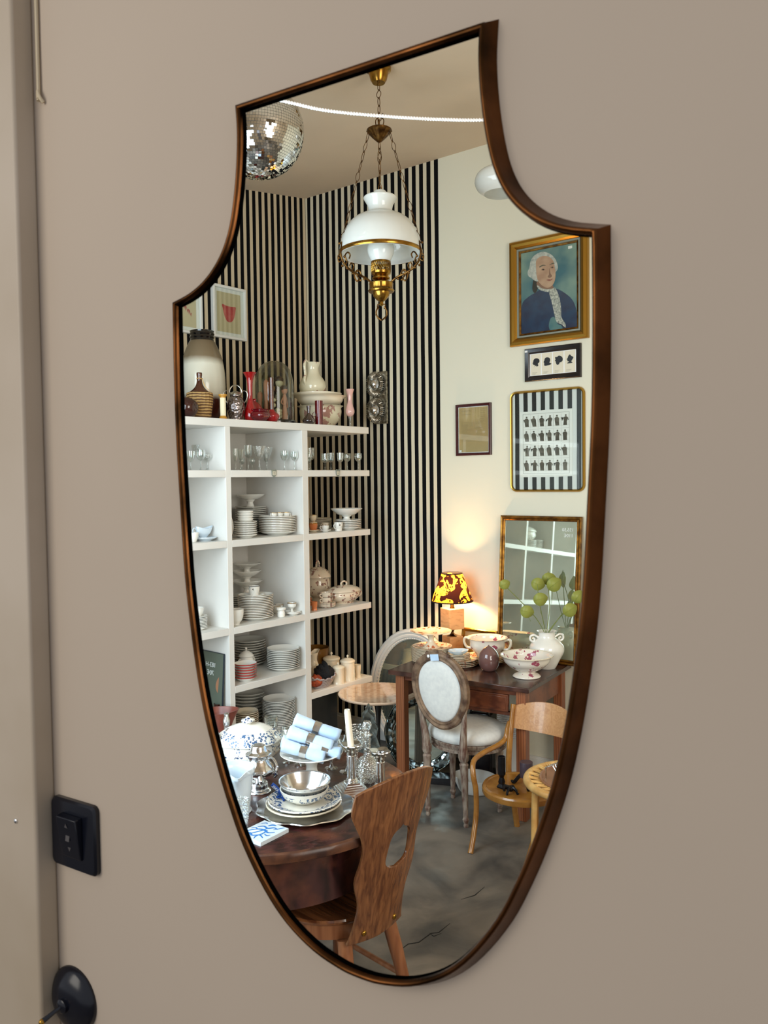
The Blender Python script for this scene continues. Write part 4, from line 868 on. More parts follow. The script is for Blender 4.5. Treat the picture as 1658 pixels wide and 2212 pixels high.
cw = MB().lathe([(0,lz(277)),(0.046,lz(279)),(0.052,lz(281)),(0.052,lz(284)),(0.044,lz(288)),(0.030,lz(296)),(0.016,lz(303)),(0.008,lz(307)),(0,lz(308))], 48, flute=(12,0.04,lz(303),lz(283))).build('crown', 'brass_dark', t)
RX = 0.172
for k, a in enumerate((R(202), R(338), R(90))):
    c, s_ = math.cos(a), math.sin(a)
    link_chain(MB(), (0.046*c,0.046*s_,lz(288)), (RX*c,RX*s_,lz(532)), 11, 0.0013, 0.008).build('chain', 'brass_dark', t)
link_chain(MB(), (0,0,lz(308)), (0,0,lz(375)), 3, 0.0014, 0.009).tube([(0,0,lz(372)),(0,0,lz(404))], 0.0012, 6).tube([(0.005*math.cos(q),0,lz(407)+0.008*math.sin(q)) for q in [k*PI/6 for k in range(12)]], 0.0014, 6, True).build('smoke_bell_wire', 'brass_dark', t)
MB().lathe(hollow([(0.0255,lz(424)),(0.0262,lz(416)),(0.022,lz(412.5)),(0.006,lz(411.5))], 0.002, 3), 32).build('smoke_bell', 'opal', t)
sh = [(0.171,lz(550)),(0.1715,lz(541)),(0.168,lz(525)),(0.155,lz(503)),(0.130,lz(483)),(0.100,lz(470)),(0.066,lz(462.5)),(0.0525,lz(459)),(0.050,lz(452)),(0.055,lz(442)),(0.066,lz(432)),(0.0690,lz(428)),(0.0655,lz(425.5)),(0.060,lz(426.5))]
pr = [(p[0],p[1]) for p in cr([(a, b, 0) for a, b in sh], 3)]; pr2 = [(max(p[0]-0.003,0.01), p[1]-0.0012) for p in pr[::-1]]
MB().lathe(pr+pr2+[pr[0]], 64).build('glass_shade', 'opal', t)
MB().lathe([(0.1725,lz(550.5)),(0.1745,lz(549)),(0.1745,lz(543.5)),(0.1725,lz(542)),(0.1705,lz(543.5)),(0.1705,lz(549)),(0.1725,lz(550.5))], 64).build('shade_ring', 'brass', t)
MB().lathe(hollow([(0.038,lz(566)),(0.044,lz(560)),(0.055,lz(545)),(0.054,lz(530)),(0.034,lz(505)),(0.026,lz(440))], 0.002, 4), 32).build('chimney', 'opal', t)
m = MB().lathe([(0.038,lz(566)),(0.0415,lz(565.5)),(0.0415,lz(569)),(0.040,lz(570))], 40)
for k in range(28):
    a = k*2*PI/28
    for sg in (-1, 1): m.tube([(0.0405*math.cos(a+sg*q*0.45), 0.0405*math.sin(a+sg*q*0.45), lz(569)+(lz(588)-lz(569))*q) for q in (0,0.25,0.5,0.75,1.0)], 0.0013, 5)
m.lathe([(0.040,lz(587)),(0.0415,lz(587)),(0.0405,lz(592)),(0.029,lz(597)),(0.037,lz(600)),(0.037,lz(603)),(0.023,lz(607)),(0.0,lz(608))], 40).build('gallery', 'brass', t)
MB().lathe([(0.016,lz(606)),(0.026,lz(608)),(0.048,lz(611)),(0.051,lz(613)),(0.049,lz(616)),(0.049,lz(624)),(0.055,lz(628)),(0.052,lz(631)),(0.037,lz(632)),(0.033,lz(640)),(0.020,lz(648)),(0.008,lz(652)),(0.009,lz(657)),(0.004,lz(661)),(0,lz(661))], 48, flute=(16,0.02,lz(625),lz(615))).build('oil_font', 'brass', t)
def scroll(c, s_, pts): return [(p[0]*c, p[0]*s_, lz(p[1])) for p in pts]
for a in (R(202), R(338), R(90)):
    c, s_ = math.cos(a), math.sin(a); m = MB()
    m.tube(cr(scroll(c,s_,[(0.038,615),(0.060,606),(0.085,600),(0.110,596),(0.145,586),(0.168,572),(0.177,555),(0.172,540),(0.172,531)]),4), 0.0048, 7)
    m.tube(cr(scroll(c,s_,[(0.160,580),(0.150,572),(0.158,560),(0.146,552),(0.136,557),(0.140,565)]),5), 0.0032, 6)
    m.tube(cr(scroll(c,s_,[(0.085,600),(0.098,588),(0.112,592),(0.106,600),(0.098,606),(0.106,612),(0.116,606),(0.120,596)]),5), 0.0034, 6)
    m.tube(cr(scroll(c,s_,[(0.176,556),(0.188,562),(0.186,574),(0.174,570)]),5), 0.0026, 6)
    m.tube(cr(scroll(c,s_,[(0.128,590),(0.120,580),(0.130,574),(0.138,580),(0.134,586)]),5), 0.003, 6)
    for (x, y) in ((0.124,596),(0.104,590),(0.182,535),(0.092,609),(0.170,582),(0.150,586),(0.075,606),(0.160,562),(0.186,566)): m.ball((x*c, x*s_, lz(y)), 0.0055, seg=8, rings=6)
    m.build('scroll_arm', 'brass_dark', t)
m = MB()
for a in (0, PI):
    c = math.cos(a)
    m.tube(cr([(0.002*c,0,lz(660)),(0.014*c,0,lz(657)),(0.017*c,0,lz(664)),(0.010*c,0,lz(667))],4), 0.0022, 6)
    m.tube(cr([(0.012*c,0,lz(662)),(0.022*c,0,lz(672)),(0.020*c,0,lz(682)),(0.010*c,0,lz(688)),(0.001*c,0,lz(692))],4), 0.0034, 6)
    m.ball((0.022*c,0,lz(680)), 0.004, seg=8, rings=6); m.ball((0.014*c,0,lz(688)), 0.004, seg=8, rings=6)
m.build('finial', 'brass_dark', t)

DX, DY, DZ, DR = -0.470, 3.2, 3.105, 0.178
t = thing('disco_ball', 'silver mirror ball of small square facets hanging under the ceiling', 'mirror ball', (DX, DY, DZ))
MB().ball((0,0,0), DR*0.985, seg=48, rings=32).build('core', 'mirror_grout', t)
m = MB(); rn = random.Random(4); rows = 54
for i in range(1, rows):
    th = PI*i/rows; n = max(6, int(2*PI*math.sin(th)*DR/0.0108)); da = 2*PI/n; dt = PI/rows
    for k in range(n):
        ph = (k+0.5)*da; nrm = Vector((math.sin(th)*math.cos(ph), math.sin(th)*math.sin(ph), math.cos(th)))
        e1 = Vector((-math.sin(ph), math.cos(ph), 0)); e2 = nrm.cross(e1)
        tilt = (nrm + e1*rn.gauss(0,0.02) + e2*rn.gauss(0,0.02)).normalized(); f1 = (e1 - tilt*e1.dot(tilt)).normalized(); f2 = tilt.cross(f1)
        hx = DR*math.sin(th)*da*0.46; hy = DR*dt*0.45; c = nrm*(DR*1.0)
        m.add([c-f1*hx-f2*hy, c+f1*hx-f2*hy, c+f1*hx+f2*hy, c-f1*hx+f2*hy], [(0,1,2,3)])
o = m.build('mirror_facets', 'mirror_tile', t, ang=1)
MB().tube([(0,0,DR*0.98),(0,0,ceil_z(off_of((DX,DY)))-DZ)], 0.003, 8).lathe([(0.022,DR*0.97),(0.022,DR*1.04),(0.012,DR*1.08),(0,DR*1.08)], 20).build('hanger', 'silver', t)

t = thing('pendant_lamp', 'white opal glass pendant lamp with an open bottom, cut off by the mirror frame', 'lamp', (0.56, 3.8, 3.06))
MB().lathe([(p[0],p[1]) for p in cr([(0.080,0,0),(0.108,0.022,0),(0.122,0.055,0),(0.112,0.090,0),(0.080,0.112,0),(0.038,0.120,0),(0.036,0.118,0),(0.078,0.108,0),(0.108,0.088,0),(0.118,0.055,0),(0.104,0.024,0),(0.078,0.003,0)],4)], 48).build('shade', 'opal', t)
MB().lathe([(0,0.12),(0.036,0.12),(0.032,0.17),(0.012,0.19),(0,0.19)], 28).tube([(0,0,0.18),(0,0,ceil_z(off_of((0.56,3.8)))-3.06)], 0.003, 8).build('holder', 'frame_white', t)
MB().lathe([(0,0.262),(0.02,0.262),(0.050,0.30),(0.052,0.34),(0,0.35)], 28).build('cable_cup', 'opal', t)
# twisted white rope light hanging across
pts = cr([(-1.1,2.6,3.10),(-0.70,2.6,3.015),(-0.332,2.6,2.949),(-0.172,2.6,2.913),(0.017,2.6,2.892),(0.192,2.6,2.880),(0.345,2.6,2.8766),(0.7,2.6,2.885),(1.1,2.6,2.93)], 40)
m = MB(); acc = 0; P0_ = None; s1 = []; s2 = []
for p in pts:
    if P0_: acc += (Vector(p)-Vector(P0_)).length
    P0_ = p; a = acc*2*PI/0.018
    s1.append((p[0], p[1]+0.0028*math.cos(a), p[2]+0.0028*math.sin(a))); s2.append((p[0], p[1]-0.0028*math.cos(a), p[2]-0.0028*math.sin(a)))
one(m.tube(s1, 0.0033, 8).tube(s2, 0.0033, 8), 'rope', 'rope_white', 'white twisted rope sagging across the room below the ceiling', 'rope')

# ---------------------------------------------------------------- pictures
def frame_box(m, w, h, prof, y0=0):
    """mitred frame: prof = [(distance in from the outer edge, height above the wall)]; local x across, z up, room side is -y"""
    vs = []; n = len(prof)
    for d, hh in prof:
        for sx, sz in ((-1,-1),(1,-1),(1,1),(-1,1)): vs.append((sx*(w/2-d), y0-hh, h/2+sz*(h/2-d)))
    fs = [(i*4+k, i*4+(k+1) % 4, (i+1)*4+(k+1) % 4, (i+1)*4+k) for i in range(n-1) for k in range(4)]
    return m.add(vs, fs)
def flat(m, pts, y, th=0.0008): # flat shape facing the room
    n = len(pts); vs = [(p[0], y, p[1]) for p in pts] + [(p[0], y-th, p[1]) for p in pts]
    return m.add(vs, [tuple(range(n))[::-1], tuple(range(n, 2*n))] + [(i, (i+1) % n, n+(i+1) % n, n+i) for i in range(n)])
def rect(x0, z0, x1, z1): return [(x0,z0),(x1,z0),(x1,z1),(x0,z1)]
def smooth2(pts, n=4):
    q = [(a, b, 0) for a, b in pts]; q = q + [q[0]]
    P = [Vector(p) for p in q[:-1]]; out = []; L = len(P)
    for i in range(L):
        a, b, c, d = P[i-1], P[i], P[(i+1) % L], P[(i+2) % L]
        for k in range(n):
            t_ = k/n; v = 0.5*((2*b)+(c-a)*t_+(2*a-5*b+4*c-d)*t_*t_+(3*b-a-3*c+d)*t_**3); out.append((v.x, v.y))
    return out
# portrait
W_, H_ = 0.482, 0.60
t = thing('portrait_painting', 'portrait of a man in a powdered wig and blue coat, wide gilt frame', 'painting', RW(1.862, 0, 2.512), RZR)
frame_box(MB(), W_, H_, [(0,0),(0,0.022),(0.006,0.030),(0.020,0.036),(0.034,0.030),(0.042,0.020),(0.046,0.016)]).build('frame', 'gilt', t, ang=20)
frame_box(MB(), W_, H_, [(0.046,0.014),(0.047,0.018),(0.056,0.018),(0.058,0.013)]).build('inner_moulding', 'frame_grey', t, ang=20)
frame_box(MB(), W_, H_, [(0.058,0.012),(0.060,0.016),(0.068,0.012),(0.070,0.008)]).build('slip', 'gilt_dark', t, ang=20)
cv = MB().box((0,-0.006,H_/2), (W_-0.13, 0.004, H_-0.13)).build('canvas', 'canvas_teal', t)
x0, z0, ww, hh = -(W_/2-0.068), 0.068, W_-0.136, H_-0.136
def pc(px, py):     # position on the canvas from a sketch of it
    a = (px-607)/450.0; top = 280-70*a; bot = 908-50*a; return (x0 + a*ww, z0 + (bot-py)/(bot-top)*hh)
def paint(name, pts, mat, layer, sm=True, n=4):
    q = [pc(*p) for p in pts]; q = smooth2(q, n) if sm else q
    q = [(min(max(a, x0), x0+ww), min(max(b, z0), z0+hh)) for a, b in q]
    flat(MB(), q, -0.008 - layer*0.0004, 0.0004).build(name, mat, cv, ang=60)
paint('painted_coat', [(607,915),(612,690),(660,625),(730,585),(780,560),(850,575),(900,562),(975,605),(1030,665),(1057,760),(1060,862),(860,890)], 'coat_blue', 0)
paint('painted_ribbon', [(712,488),(745,500),(745,560),(722,590),(702,560)], 'ink_black', 1)
paint('painted_wig', [(722,494),(690,470),(668,455),(664,425),(678,395),(690,340),(720,300),(770,276),(812,277),(860,300),(895,345),(908,400),(892,432),(850,470),(760,500)], 'wig', 2)
paint('painted_neck', [(745,500),(850,520),(870,560),(800,575),(750,555)], 'skin_shadow', 2)
paint('painted_face', [(737,335),(780,308),(835,312),(872,345),(884,395),(890,440),(886,490),(866,532),(828,552),(786,536),(752,500),(738,455),(734,395)], 'skin_paint', 3)
paint('painted_cravat', [(744,530),(790,558),(852,562),(885,552),(886,575),(845,586),(780,574),(748,552)], 'lace_paint', 4)
paint('painted_jabot', [(840,575),(880,558),(905,585),(925,650),(934,720),(936,780),(965,830),(968,862),(935,835),(900,820),(880,760),(868,700),(852,640)], 'lace_paint', 5)
paint('painted_brow', [(762,386),(790,374),(816,380),(790,382),(766,394)], 'ink', 5); paint('painted_brow', [(840,378),(868,362),(884,366),(862,372)], 'ink', 5)
paint('painted_eye', [(776,412),(792,404),(808,412),(792,418)], 'skin_shadow', 5); paint('painted_eye', [(850,398),(866,390),(878,396),(866,403)], 'skin_shadow', 5)
paint('painted_pupil', [(788,407),(796,407),(796,415),(788,415)], 'ink_black', 6); paint('painted_pupil', [(862,392),(869,392),(869,400),(862,400)], 'ink_black', 6)
paint('painted_nose', [(842,400),(850,440),(862,462),(846,476),(828,468),(838,448)], 'skin_shadow', 5)
paint('painted_mouth', [(818,492),(838,486),(850,488),(866,482),(862,492),(842,500)], 'lip_paint', 5)
paint('painted_shirt', [(835,850),(850,790),(880,780),(905,830),(935,845),(940,872),(860,888)], 'canvas_teal', 4)
flat(MB(), rect(x0+ww-0.052, z0+hh-0.028, x0+ww-0.028, z0+hh-0.013), -0.0085).build('price_label', 'paper_white', t)
flat(MB(), rect(x0, z0, x0+ww, z0+hh), -0.0115, 0.0006).build('glass_pane', 'pane', t)
# silhouettes
W2, H2 = 0.345, 0.188
t = thing('silhouette_picture', 'wide black frame with four small black head silhouettes on cream cards', 'picture', RW(1.885, 0, 2.302), RZR)
frame_box(MB(), W2, H2, [(0,0),(0,0.014),(0.004,0.018),(0.022,0.014),(0.031,0.007)]).build('frame', 'frame_black', t, ang=20)
MB().box((0,-0.004,H2/2), (W2-0.06, 0.004, H2-0.06)).build('mount', 'paper_white', t)
heads = [[(-.25,-.55),(.05,-.35),(.10,-.5),(.35,-.42),(.30,-.15),(.50,0),(.5,.3),(.25,.5),(-.1,.5),(-.3,.3),(-.35,.05),(-.45,-.05),(-.33,-.12),(-.35,-.25),(-.15,-.3),(-.1,-.42)],
         [(-.3,-.5),(.1,-.5),(.45,-.45),(.6,-.3),(.35,-.2),(.45,.1),(.35,.4),(0,.5),(-.25,.4),(-.35,.1),(-.45,-.05),(-.35,-.15),(-.36,-.3)],
         [(-.15,-.55),(.1,-.5),(.2,-.3),(.5,-.2),(.6,.1),(.45,.4),(.1,.55),(-.15,.4),(-.4,.4),(-.35,.1),(-.45,0),(-.35,-.1),(-.3,-.3)],
         [(-.35,-.5),(.35,-.5),(.2,-.3),(.4,0),(.45,.2),(.2,.35),(0,.55),(-.2,.35),(-.3,.1),(-.42,0),(-.3,-.08),(-.3,-.25),(-.1,-.3)]]
for k in range(4):
    cx = -0.105 + 0.070*k
    c = flat(MB(), rect(cx-0.032, 0.034, cx+0.032, H2-0.034), -0.006).build('card', 'paper_cream', t)
    s_ = 0.046
    flat(MB(), smooth2([(cx+a*s_, 0.106+b*s_) for a, b in heads[k]], 3), -0.0072).build('head_silhouette', 'ink_black', c)
    for j in range(3): flat(MB(), rect(cx-0.022, 0.049-j*0.005, cx+0.010-j*0.006, 0.0498-j*0.005), -0.007, 0.0002).build('handwriting', 'ink', c)
flat(MB(), rect(-W2/2+0.004, H2-0.020, -W2/2+0.022, H2-0.010), -0.0185).build('price_label', 'paper_white', t)
# document
W3, H3 = 0.247, 0.312
t = thing('framed_document', 'handwritten brownish document in a thin maroon frame on the cream wall', 'picture', RW(1.362, 0, 1.888), RZR)
frame_box(MB(), W3, H3, [(0,0),(0,0.016),(0.004,0.019),(0.014,0.017),(0.017,0.008)]).build('frame', 'frame_maroon', t, ang=20)
frame_box(MB(), W3, H3, [(0.017,0.009),(0.020,0.010),(0.020,0.006)]).build('slip', 'paper_white', t)
pg = MB().box((0,-0.004,H3/2), (W3-0.038, 0.004, H3-0.038)).build('page', 'paper_brown', t)
rn = random.Random(11)
def scribble(m, xa, xb, z, amp, y, wd=0.0007):
    n = max(4, int((xb-xa)/0.003)); up_ = [(xa+(xb-xa)*i/n, z+rn.uniform(-amp, amp)) for i in range(n+1)]
    return flat(m, up_ + [(p[0], p[1]-wd) for p in up_[::-1]], y, 0.0002)
m = MB(); scribble(m, -0.085, -0.015, H3-0.040, 0.0022, -0.0062, 0.0012); scribble(m, -0.08, -0.02, H3-0.062, 0.001, -0.0062, 0.0009)
for k, z in enumerate((0.034,0.045,0.056,0.070,0.080,0.092,0.102)): scribble(m, 0.045, 0.08+rn.uniform(-.01,.005), H3-z, 0.0016, -0.0062)
for k in range(15): scribble(m, -0.088, rn.uniform(0.02,0.07), H3-0.112-k*0.0082, 0.0006, -0.0062, 0.0006)
m.build('handwriting', 'ink', pg)
flat(MB(), rect(-W3/2+0.022, 0.022, -W3/2+0.038, 0.034), -0.0085).build('price_label', 'paper_white', t)
flat(MB(), rect(-W3/2+0.018, 0.018, W3/2-0.018, H3-0.018), -0.0105, 0.0005).build('glass_pane', 'pane', t)
# engraving on stripes
W4, H4 = 0.462, 0.585
t = thing('framed_engraving', 'print of small standing figures on a striped mount, rounded gilt frame', 'picture', RW(1.847, 0, 1.666), RZR)
def rrect(w, h, r, k=8):
    out = []
    for cx, cz, a0 in ((w/2-r,h-r,0),(-w/2+r,h-r,90),(-w/2+r,r,180),(w/2-r,r,270)):
        out += [(cx+r*math.cos(R(a0+90*i/k)), cz+r*math.sin(R(a0+90*i/k))) for i in range(k+1)]
    return out
m = MB(); outl = rrect(W4, H4, 0.04); n = len(outl); prof = [(0,0),(0,0.016),(0.004,0.022),(0.010,0.020),(0.014,0.010)]; vs = []
for d, hgt in prof: vs += [(p[0], -hgt, p[1]) for p in offset(outl, -d)]
m.add(vs, [(i*n+k, i*n+(k+1) % n, (i+1)*n+(k+1) % n, (i+1)*n+k) for i in range(len(prof)-1) for k in range(n)]).build('frame', 'gilt', t, ang=40)
mt = MB(); flat(mt, [(p[0], p[1]) for p in offset(outl, -0.010)], -0.002, 0.004); o = mt.build('striped_mount', 'stripe_mount', t); 
for v in o.data.vertices: v.co.x += 0.0
pg = MB(); rg = [(-0.168,0.085),(-0.165,0.25),(-0.17,0.465),(-0.10,0.463),(0.0,0.468),(0.158,0.466),(0.16,0.3),(0.157,0.088),(0.0,0.084)]
flat(pg, rg, -0.007, 0.0015); pg = pg.build('printed_sheet', 'paper_white', t)
m = MB(); y = -0.0088
for r_ in ((-0.150,0.105,0.140,0.1062),(-0.150,0.4488,0.140,0.450),(-0.150,0.105,-0.1488,0.45),(0.1388,0.105,0.140,0.45)): flat(m, rect(*r_), y, 0.0002)
for ry in range(4):
    zb_ = 0.112 + (3-ry)*0.0845
    if ry: flat(m, rect(-0.148, zb_+0.0795, 0.138, zb_+0.0800), y, 0.0002)
    for cx_ in range(6):
        cx = -0.124 + cx_*0.0475
        if cx_: flat(m, rect(cx-0.0236, zb_, cx-0.0232, zb_+0.078), y, 0.0002)
        lean = rn.uniform(-0.004, 0.004)
        body = [(cx-0.008,zb_+0.006),(cx-0.009+lean,zb_+0.030),(cx-0.011+lean,zb_+0.048),(cx-0.004+lean,zb_+0.056),(cx+0.004+lean,zb_+0.056),(cx+0.010+lean,zb_+0.046),(cx+0.008,zb_+0.026),(cx+0.009,zb_+0.006)]
        def stroke(pts, wd=0.0010):
            wd *= 0.6; pts = [(cx+(p[0]-cx)*1.35, zb_+0.004+(p[1]-zb_)*0.98) for p in pts]
            q = pts + [(p[0]+wd, p[1]+wd*0.7) for p in pts[::-1]]; flat(m, q, y, 0.0002)
        stroke(body+[body[0]])
        hd = [(cx+lean+0.0042*math.cos(q), zb_+0.0625+0.005*math.sin(q)) for q in [j*PI/4 for j in range(9)]]; stroke(hd, 0.0009)
        for j in range(3): stroke([(cx-0.006+j*0.001+lean+j*0.0035, zb_+0.010), (cx-0.006+lean+j*0.003+rn.uniform(-.002,.002), zb_+0.03), (cx-0.005+lean+j*0.0026, zb_+0.05)], 0.0006)
        stroke([(cx-0.010+lean,zb_+0.050),(cx-0.017,zb_+0.040+rn.uniform(-.006,.014)),(cx-0.013,zb_+0.030)]); stroke([(cx+0.010+lean,zb_+0.050),(cx+0.016,zb_+0.042+rn.uniform(-.01,.018)),(cx+0.013,zb_+0.034)])
        if rn.random() < 0.5: stroke([(cx+0.017,zb_+0.008),(cx+0.0175,zb_+0.070)], 0.0008)
        stroke([(cx-0.018,zb_+0.006),(cx,zb_+0.005),(cx+0.018,zb_+0.006)])
m.build('engraved_figures', 'engraving_ink', pg)
flat(MB(), offset(outl, -0.011), -0.0095, 0.0005).build('glass_pane', 'pane', t)
# sunburst sconce
t = thing('wall_sconce', 'silver metal wall sconce with two sunburst discs on a tall plate', 'wall lamp', RW(0.655, 0, 2.115), RZR)
MB().box((0.005,-0.012,0.17), (0.105,0.024,0.34)).build('backplate', 'silver_old', t)
for z in (0.258, 0.088):
    m = MB(); rim = 0.070
    for k in range(40):
        a = 2*PI*k/40; ca, sa = math.cos(a), math.sin(a)
        m.tube([(-0.022+q*rim*ca, -0.048-hh_, z+q*rim*1.16*sa) for q, hh_ in ((0.46,0.0),(0.62,0.012),(0.82,0.013),(1.0,0.002),(0.98,-0.014))], [0.0022,0.0022,0.0024,0.0022,0.0016], 6)
    m.M = Matrix.Translation((-0.022,-0.034,z)) @ Matrix.Rotation(R(90), 4, 'X'); m.lathe([(0,0),(0.060,0),(0.060,0.004),(0,0.004)], 40, sy=1.16); m.lathe([(0.022,-0.03),(0.022,0.0)], 20); m.M = Matrix()
    d = m.build('sunburst_disc', 'silver_old', t)
    m = MB(); m.M = Matrix.Translation((-0.022,-0.048,z)) @ Matrix.Rotation(R(90), 4, 'X'); m.lathe([(0,-0.004),(0.034,-0.004),(0.034,0.004),(0.029,0.008),(0.027,0.006),(0.021,0.021),(0.012,0.028),(0,0.030)], 32, sy=1.16).build('bulb_cap', 'silver', d)
# two white framed prints on the striped wall behind the shelves
def print_frame(v, z, w, h, label, shape, mat, name='framed_print'):
    # local x of this wall runs towards the viewer's left, so shapes are given left to right reversed
    t = thing(name, label, 'picture', LW(v, 0.0, z), RZL + PI, 'white framed prints')
    frame_box(MB(), w, h, [(0,0),(0,0.022),(0.002,0.025),(0.015,0.025),(0.017,0.023),(0.018,0.008)]).build('frame', 'frame_white', t, ang=20)
    MB().box((0,-0.004,h/2), (w-0.034,0.006,h-0.034)).build('mount', 'paper_white', t)
    pg = MB().box((0,-0.009,h/2), (w-0.082,0.002,h-0.082)).build('sheet', 'art_beige', t)
    for s_ in shape: flat(MB(), s_, -0.0102, 0.0005).build('painted_shape', mat, pg)
    flat(MB(), rect(-w/2+0.017, 0.017, w/2-0.017, h-0.017), -0.0145, 0.0005).build('glass_pane', 'pane', t)
print_frame(0.715, 2.656, 0.272, 0.332, 'white framed print of a pink half-cup shape on beige', [smooth2([(-0.055,0.215),(-0.02,0.208),(0.02,0.207),(0.052,0.210),(0.055,0.195),(0.042,0.140),(0.018,0.110),(-0.015,0.110),(-0.036,0.140),(-0.050,0.190)],2)], 'art_red')
zig = []
for k in range(6):
    x = -0.075+k*0.024; z = 0.235-k*0.020; zig.append([(x,z+0.012),(x+0.006,z-0.022),(x+0.012,z+0.002),(x+0.020,z-0.032),(x+0.026,z-0.004),(x+0.018,z-0.012),(x+0.010,z+0.010)])
print_frame(1.078, 2.650, 0.29, 0.34, 'white framed print of a jagged dark red line, cut off by the frame', zig, 'art_darkred')
# ---------------------------------------------------------------- desk against the cream wall
RZD = math.atan2(-0.532, 0.847)
def DK(x, y, z=0.695): return (0.010 + 0.847*x + 0.532*y, 4.445 - 0.532*x + 0.847*y, z)
DW, DD = 0.827, 0.640
t = thing('writing_desk', 'reddish-brown wooden desk with square legs and a drawer, loaded with china', 'desk', DK(0,0,0), RZD)
MB().box((DW/2,DD/2,0.682), (DW,DD,0.026)).build('desktop', 'desk_top_wood', t, bev=0.004)
for x, y in ((0.058,0.055),(DW-0.055,0.055),(0.058,DD-0.05),(DW-0.055,DD-0.05)):
    MB().box((x,y,0.335), (0.052,0.052,0.67), top=1.0).build('leg', 'desk_leg_wood', t, bev=0.002)
MB().box((DW/2,DD-0.045,0.605), (DW-0.16,0.02,0.13)).build('apron', 'desk_wood', t)
for x in (0.058, DW-0.055): MB().box((x,DD/2,0.605), (0.022,DD-0.16,0.13)).build('apron', 'desk_wood', t)
MB().box((DW/2,0.048,0.655), (DW-0.16,0.02,0.028)).build('apron', 'desk_wood', t)
dr = MB().box((DW*0.60,0.040,0.595), (DW*0.50,0.018,0.088)).box((DW*0.60,0.031,0.595),(DW*0.47,0.004,0.066)).build('drawer', 'desk_wood', t, bev=0.002)
MB().box((DW*0.60,0.052,0.540), (DW-0.2,0.016,0.020)).build('rail', 'desk_wood', t)
# pile of plates with a footed dish
zt = stack(13, 0.118, (0.266,4.638,0.695), 0, 0.0062, 'dinner_plate', 'flower-edged cream plate, @ in the pile under the footed dish', 'plate', 'plates under the footed dish', 'orange_floral', 'gilt_dark', h=0.014)
compote('footed_dish', 0.120, 0.098, (0.262,4.640,zt), 'cream footed dish with rust flowers on top of the plate pile, beside the lamp', mat='orange_floral', footr=0.42, dish=0.018, stemr=0.16)
# table lamp
LP = (0.403,4.848); t = thing('table_lamp', 'table lamp of two stone cubes with a yellow and black floral shade', 'lamp', (LP[0],LP[1],0.695), R(28))
MB().box((0,0,0.006), (0.098,0.098,0.012)).box((0,0,0.060), (0.092,0.092,0.096)).build('lower_cube', 'travertine', t, bev=0.002)
MB().lathe([(p[0],p[1]) for p in cr([(0.042,0.108,0),(0.020,0.116,0),(0.010,0.130,0),(0.020,0.144,0),(0.042,0.152,0)],4)], 4).build('waist', 'brass_dark', t)
MB().box((0,0,0.213), (0.104,0.104,0.122)).build('upper_cube', 'travertine', t, bev=0.002)
MB().lathe([(0.016,0.274),(0.012,0.282),(0.010,0.32),(0,0.32)], 20).build('socket', 'brass', t)
m = MB().lathe([(0.126,0.318),(0.062,0.486)], 64); m.build('lamp_shade', 'lamp_shade', t)
MB().lathe([(0.1265,0.316),(0.1275,0.318),(0.1262,0.323),(0.1250,0.321),(0.1265,0.316)], 64).lathe([(0.0645,0.483),(0.0632,0.488),(0.0615,0.486),(0.0628,0.481),(0.0645,0.483)], 64).build('shade_trim', 'shade_trim', t)
MB().ball((0,0,0.375), 0.021).build('light_bulb', 'bulb', t)
def bulb(z, e, r):
    l = bpy.data.lights.new('lamp_glow', 'POINT'); l.energy = e; l.color = (1.0, 0.62, 0.28); l.shadow_soft_size = r
    o = bpy.data.objects.new('lamp_glow', l); COL.objects.link(o); o.location = (LP[0], LP[1], 0.695+z)
bulb(0.385, 24.0, 0.03)
# leaning gilt frame behind the cachepot
t = thing('gilt_tray', 'low gilt-edged frame lying behind the flowered pot, lit by the lamp', 'frame', DK(0.265,0.60), RZR)
frame_box(MB(), 0.24, 0.15, [(0,0),(0,0.012),(0.006,0.016),(0.016,0.012),(0.022,0.004)]).build('frame', 'gilt', t); MB().box((0,-0.003,0.075), (0.20,0.004,0.11)).build('panel', 'paper_brown', t); t.rotation_euler = (R(-9), 0, RZR)
# flowered cachepot on plates
CP = (0.583,4.615)
zt = stack(3, 0.118, (CP[0]-0.012,CP[1]-0.01,0.695), 0, 0.010, 'dinner_plate', 'flowered plate, @ in the low pile under the two-handled pot', 'plate', 'plates under the two-handled pot', 'orange_floral', 'gilt_dark', h=0.016)
t = thing('cachepot', 'cream pot with purple-pink flowers and two looped handles, on a few plates', 'pot', (CP[0],CP[1],zt), R(-20))
MB().lathe(hollow([(0.052,0),(0.060,0.006),(0.075,0.03),(0.098,0.062),(0.100,0.09),(0.105,0.108),(0.116,0.116)], 0.005, 5), 48).build('body', 'pink_floral', t)
for s_ in (-1, 1): MB().tube(cr([(s_*0.100,0,0.100),(s_*0.128,0.0,0.108),(s_*0.136,0,0.085),(s_*0.122,0,0.055),(s_*0.094,0,0.050)],5), 0.0075, 10).build('handle', 'cream_china', t)
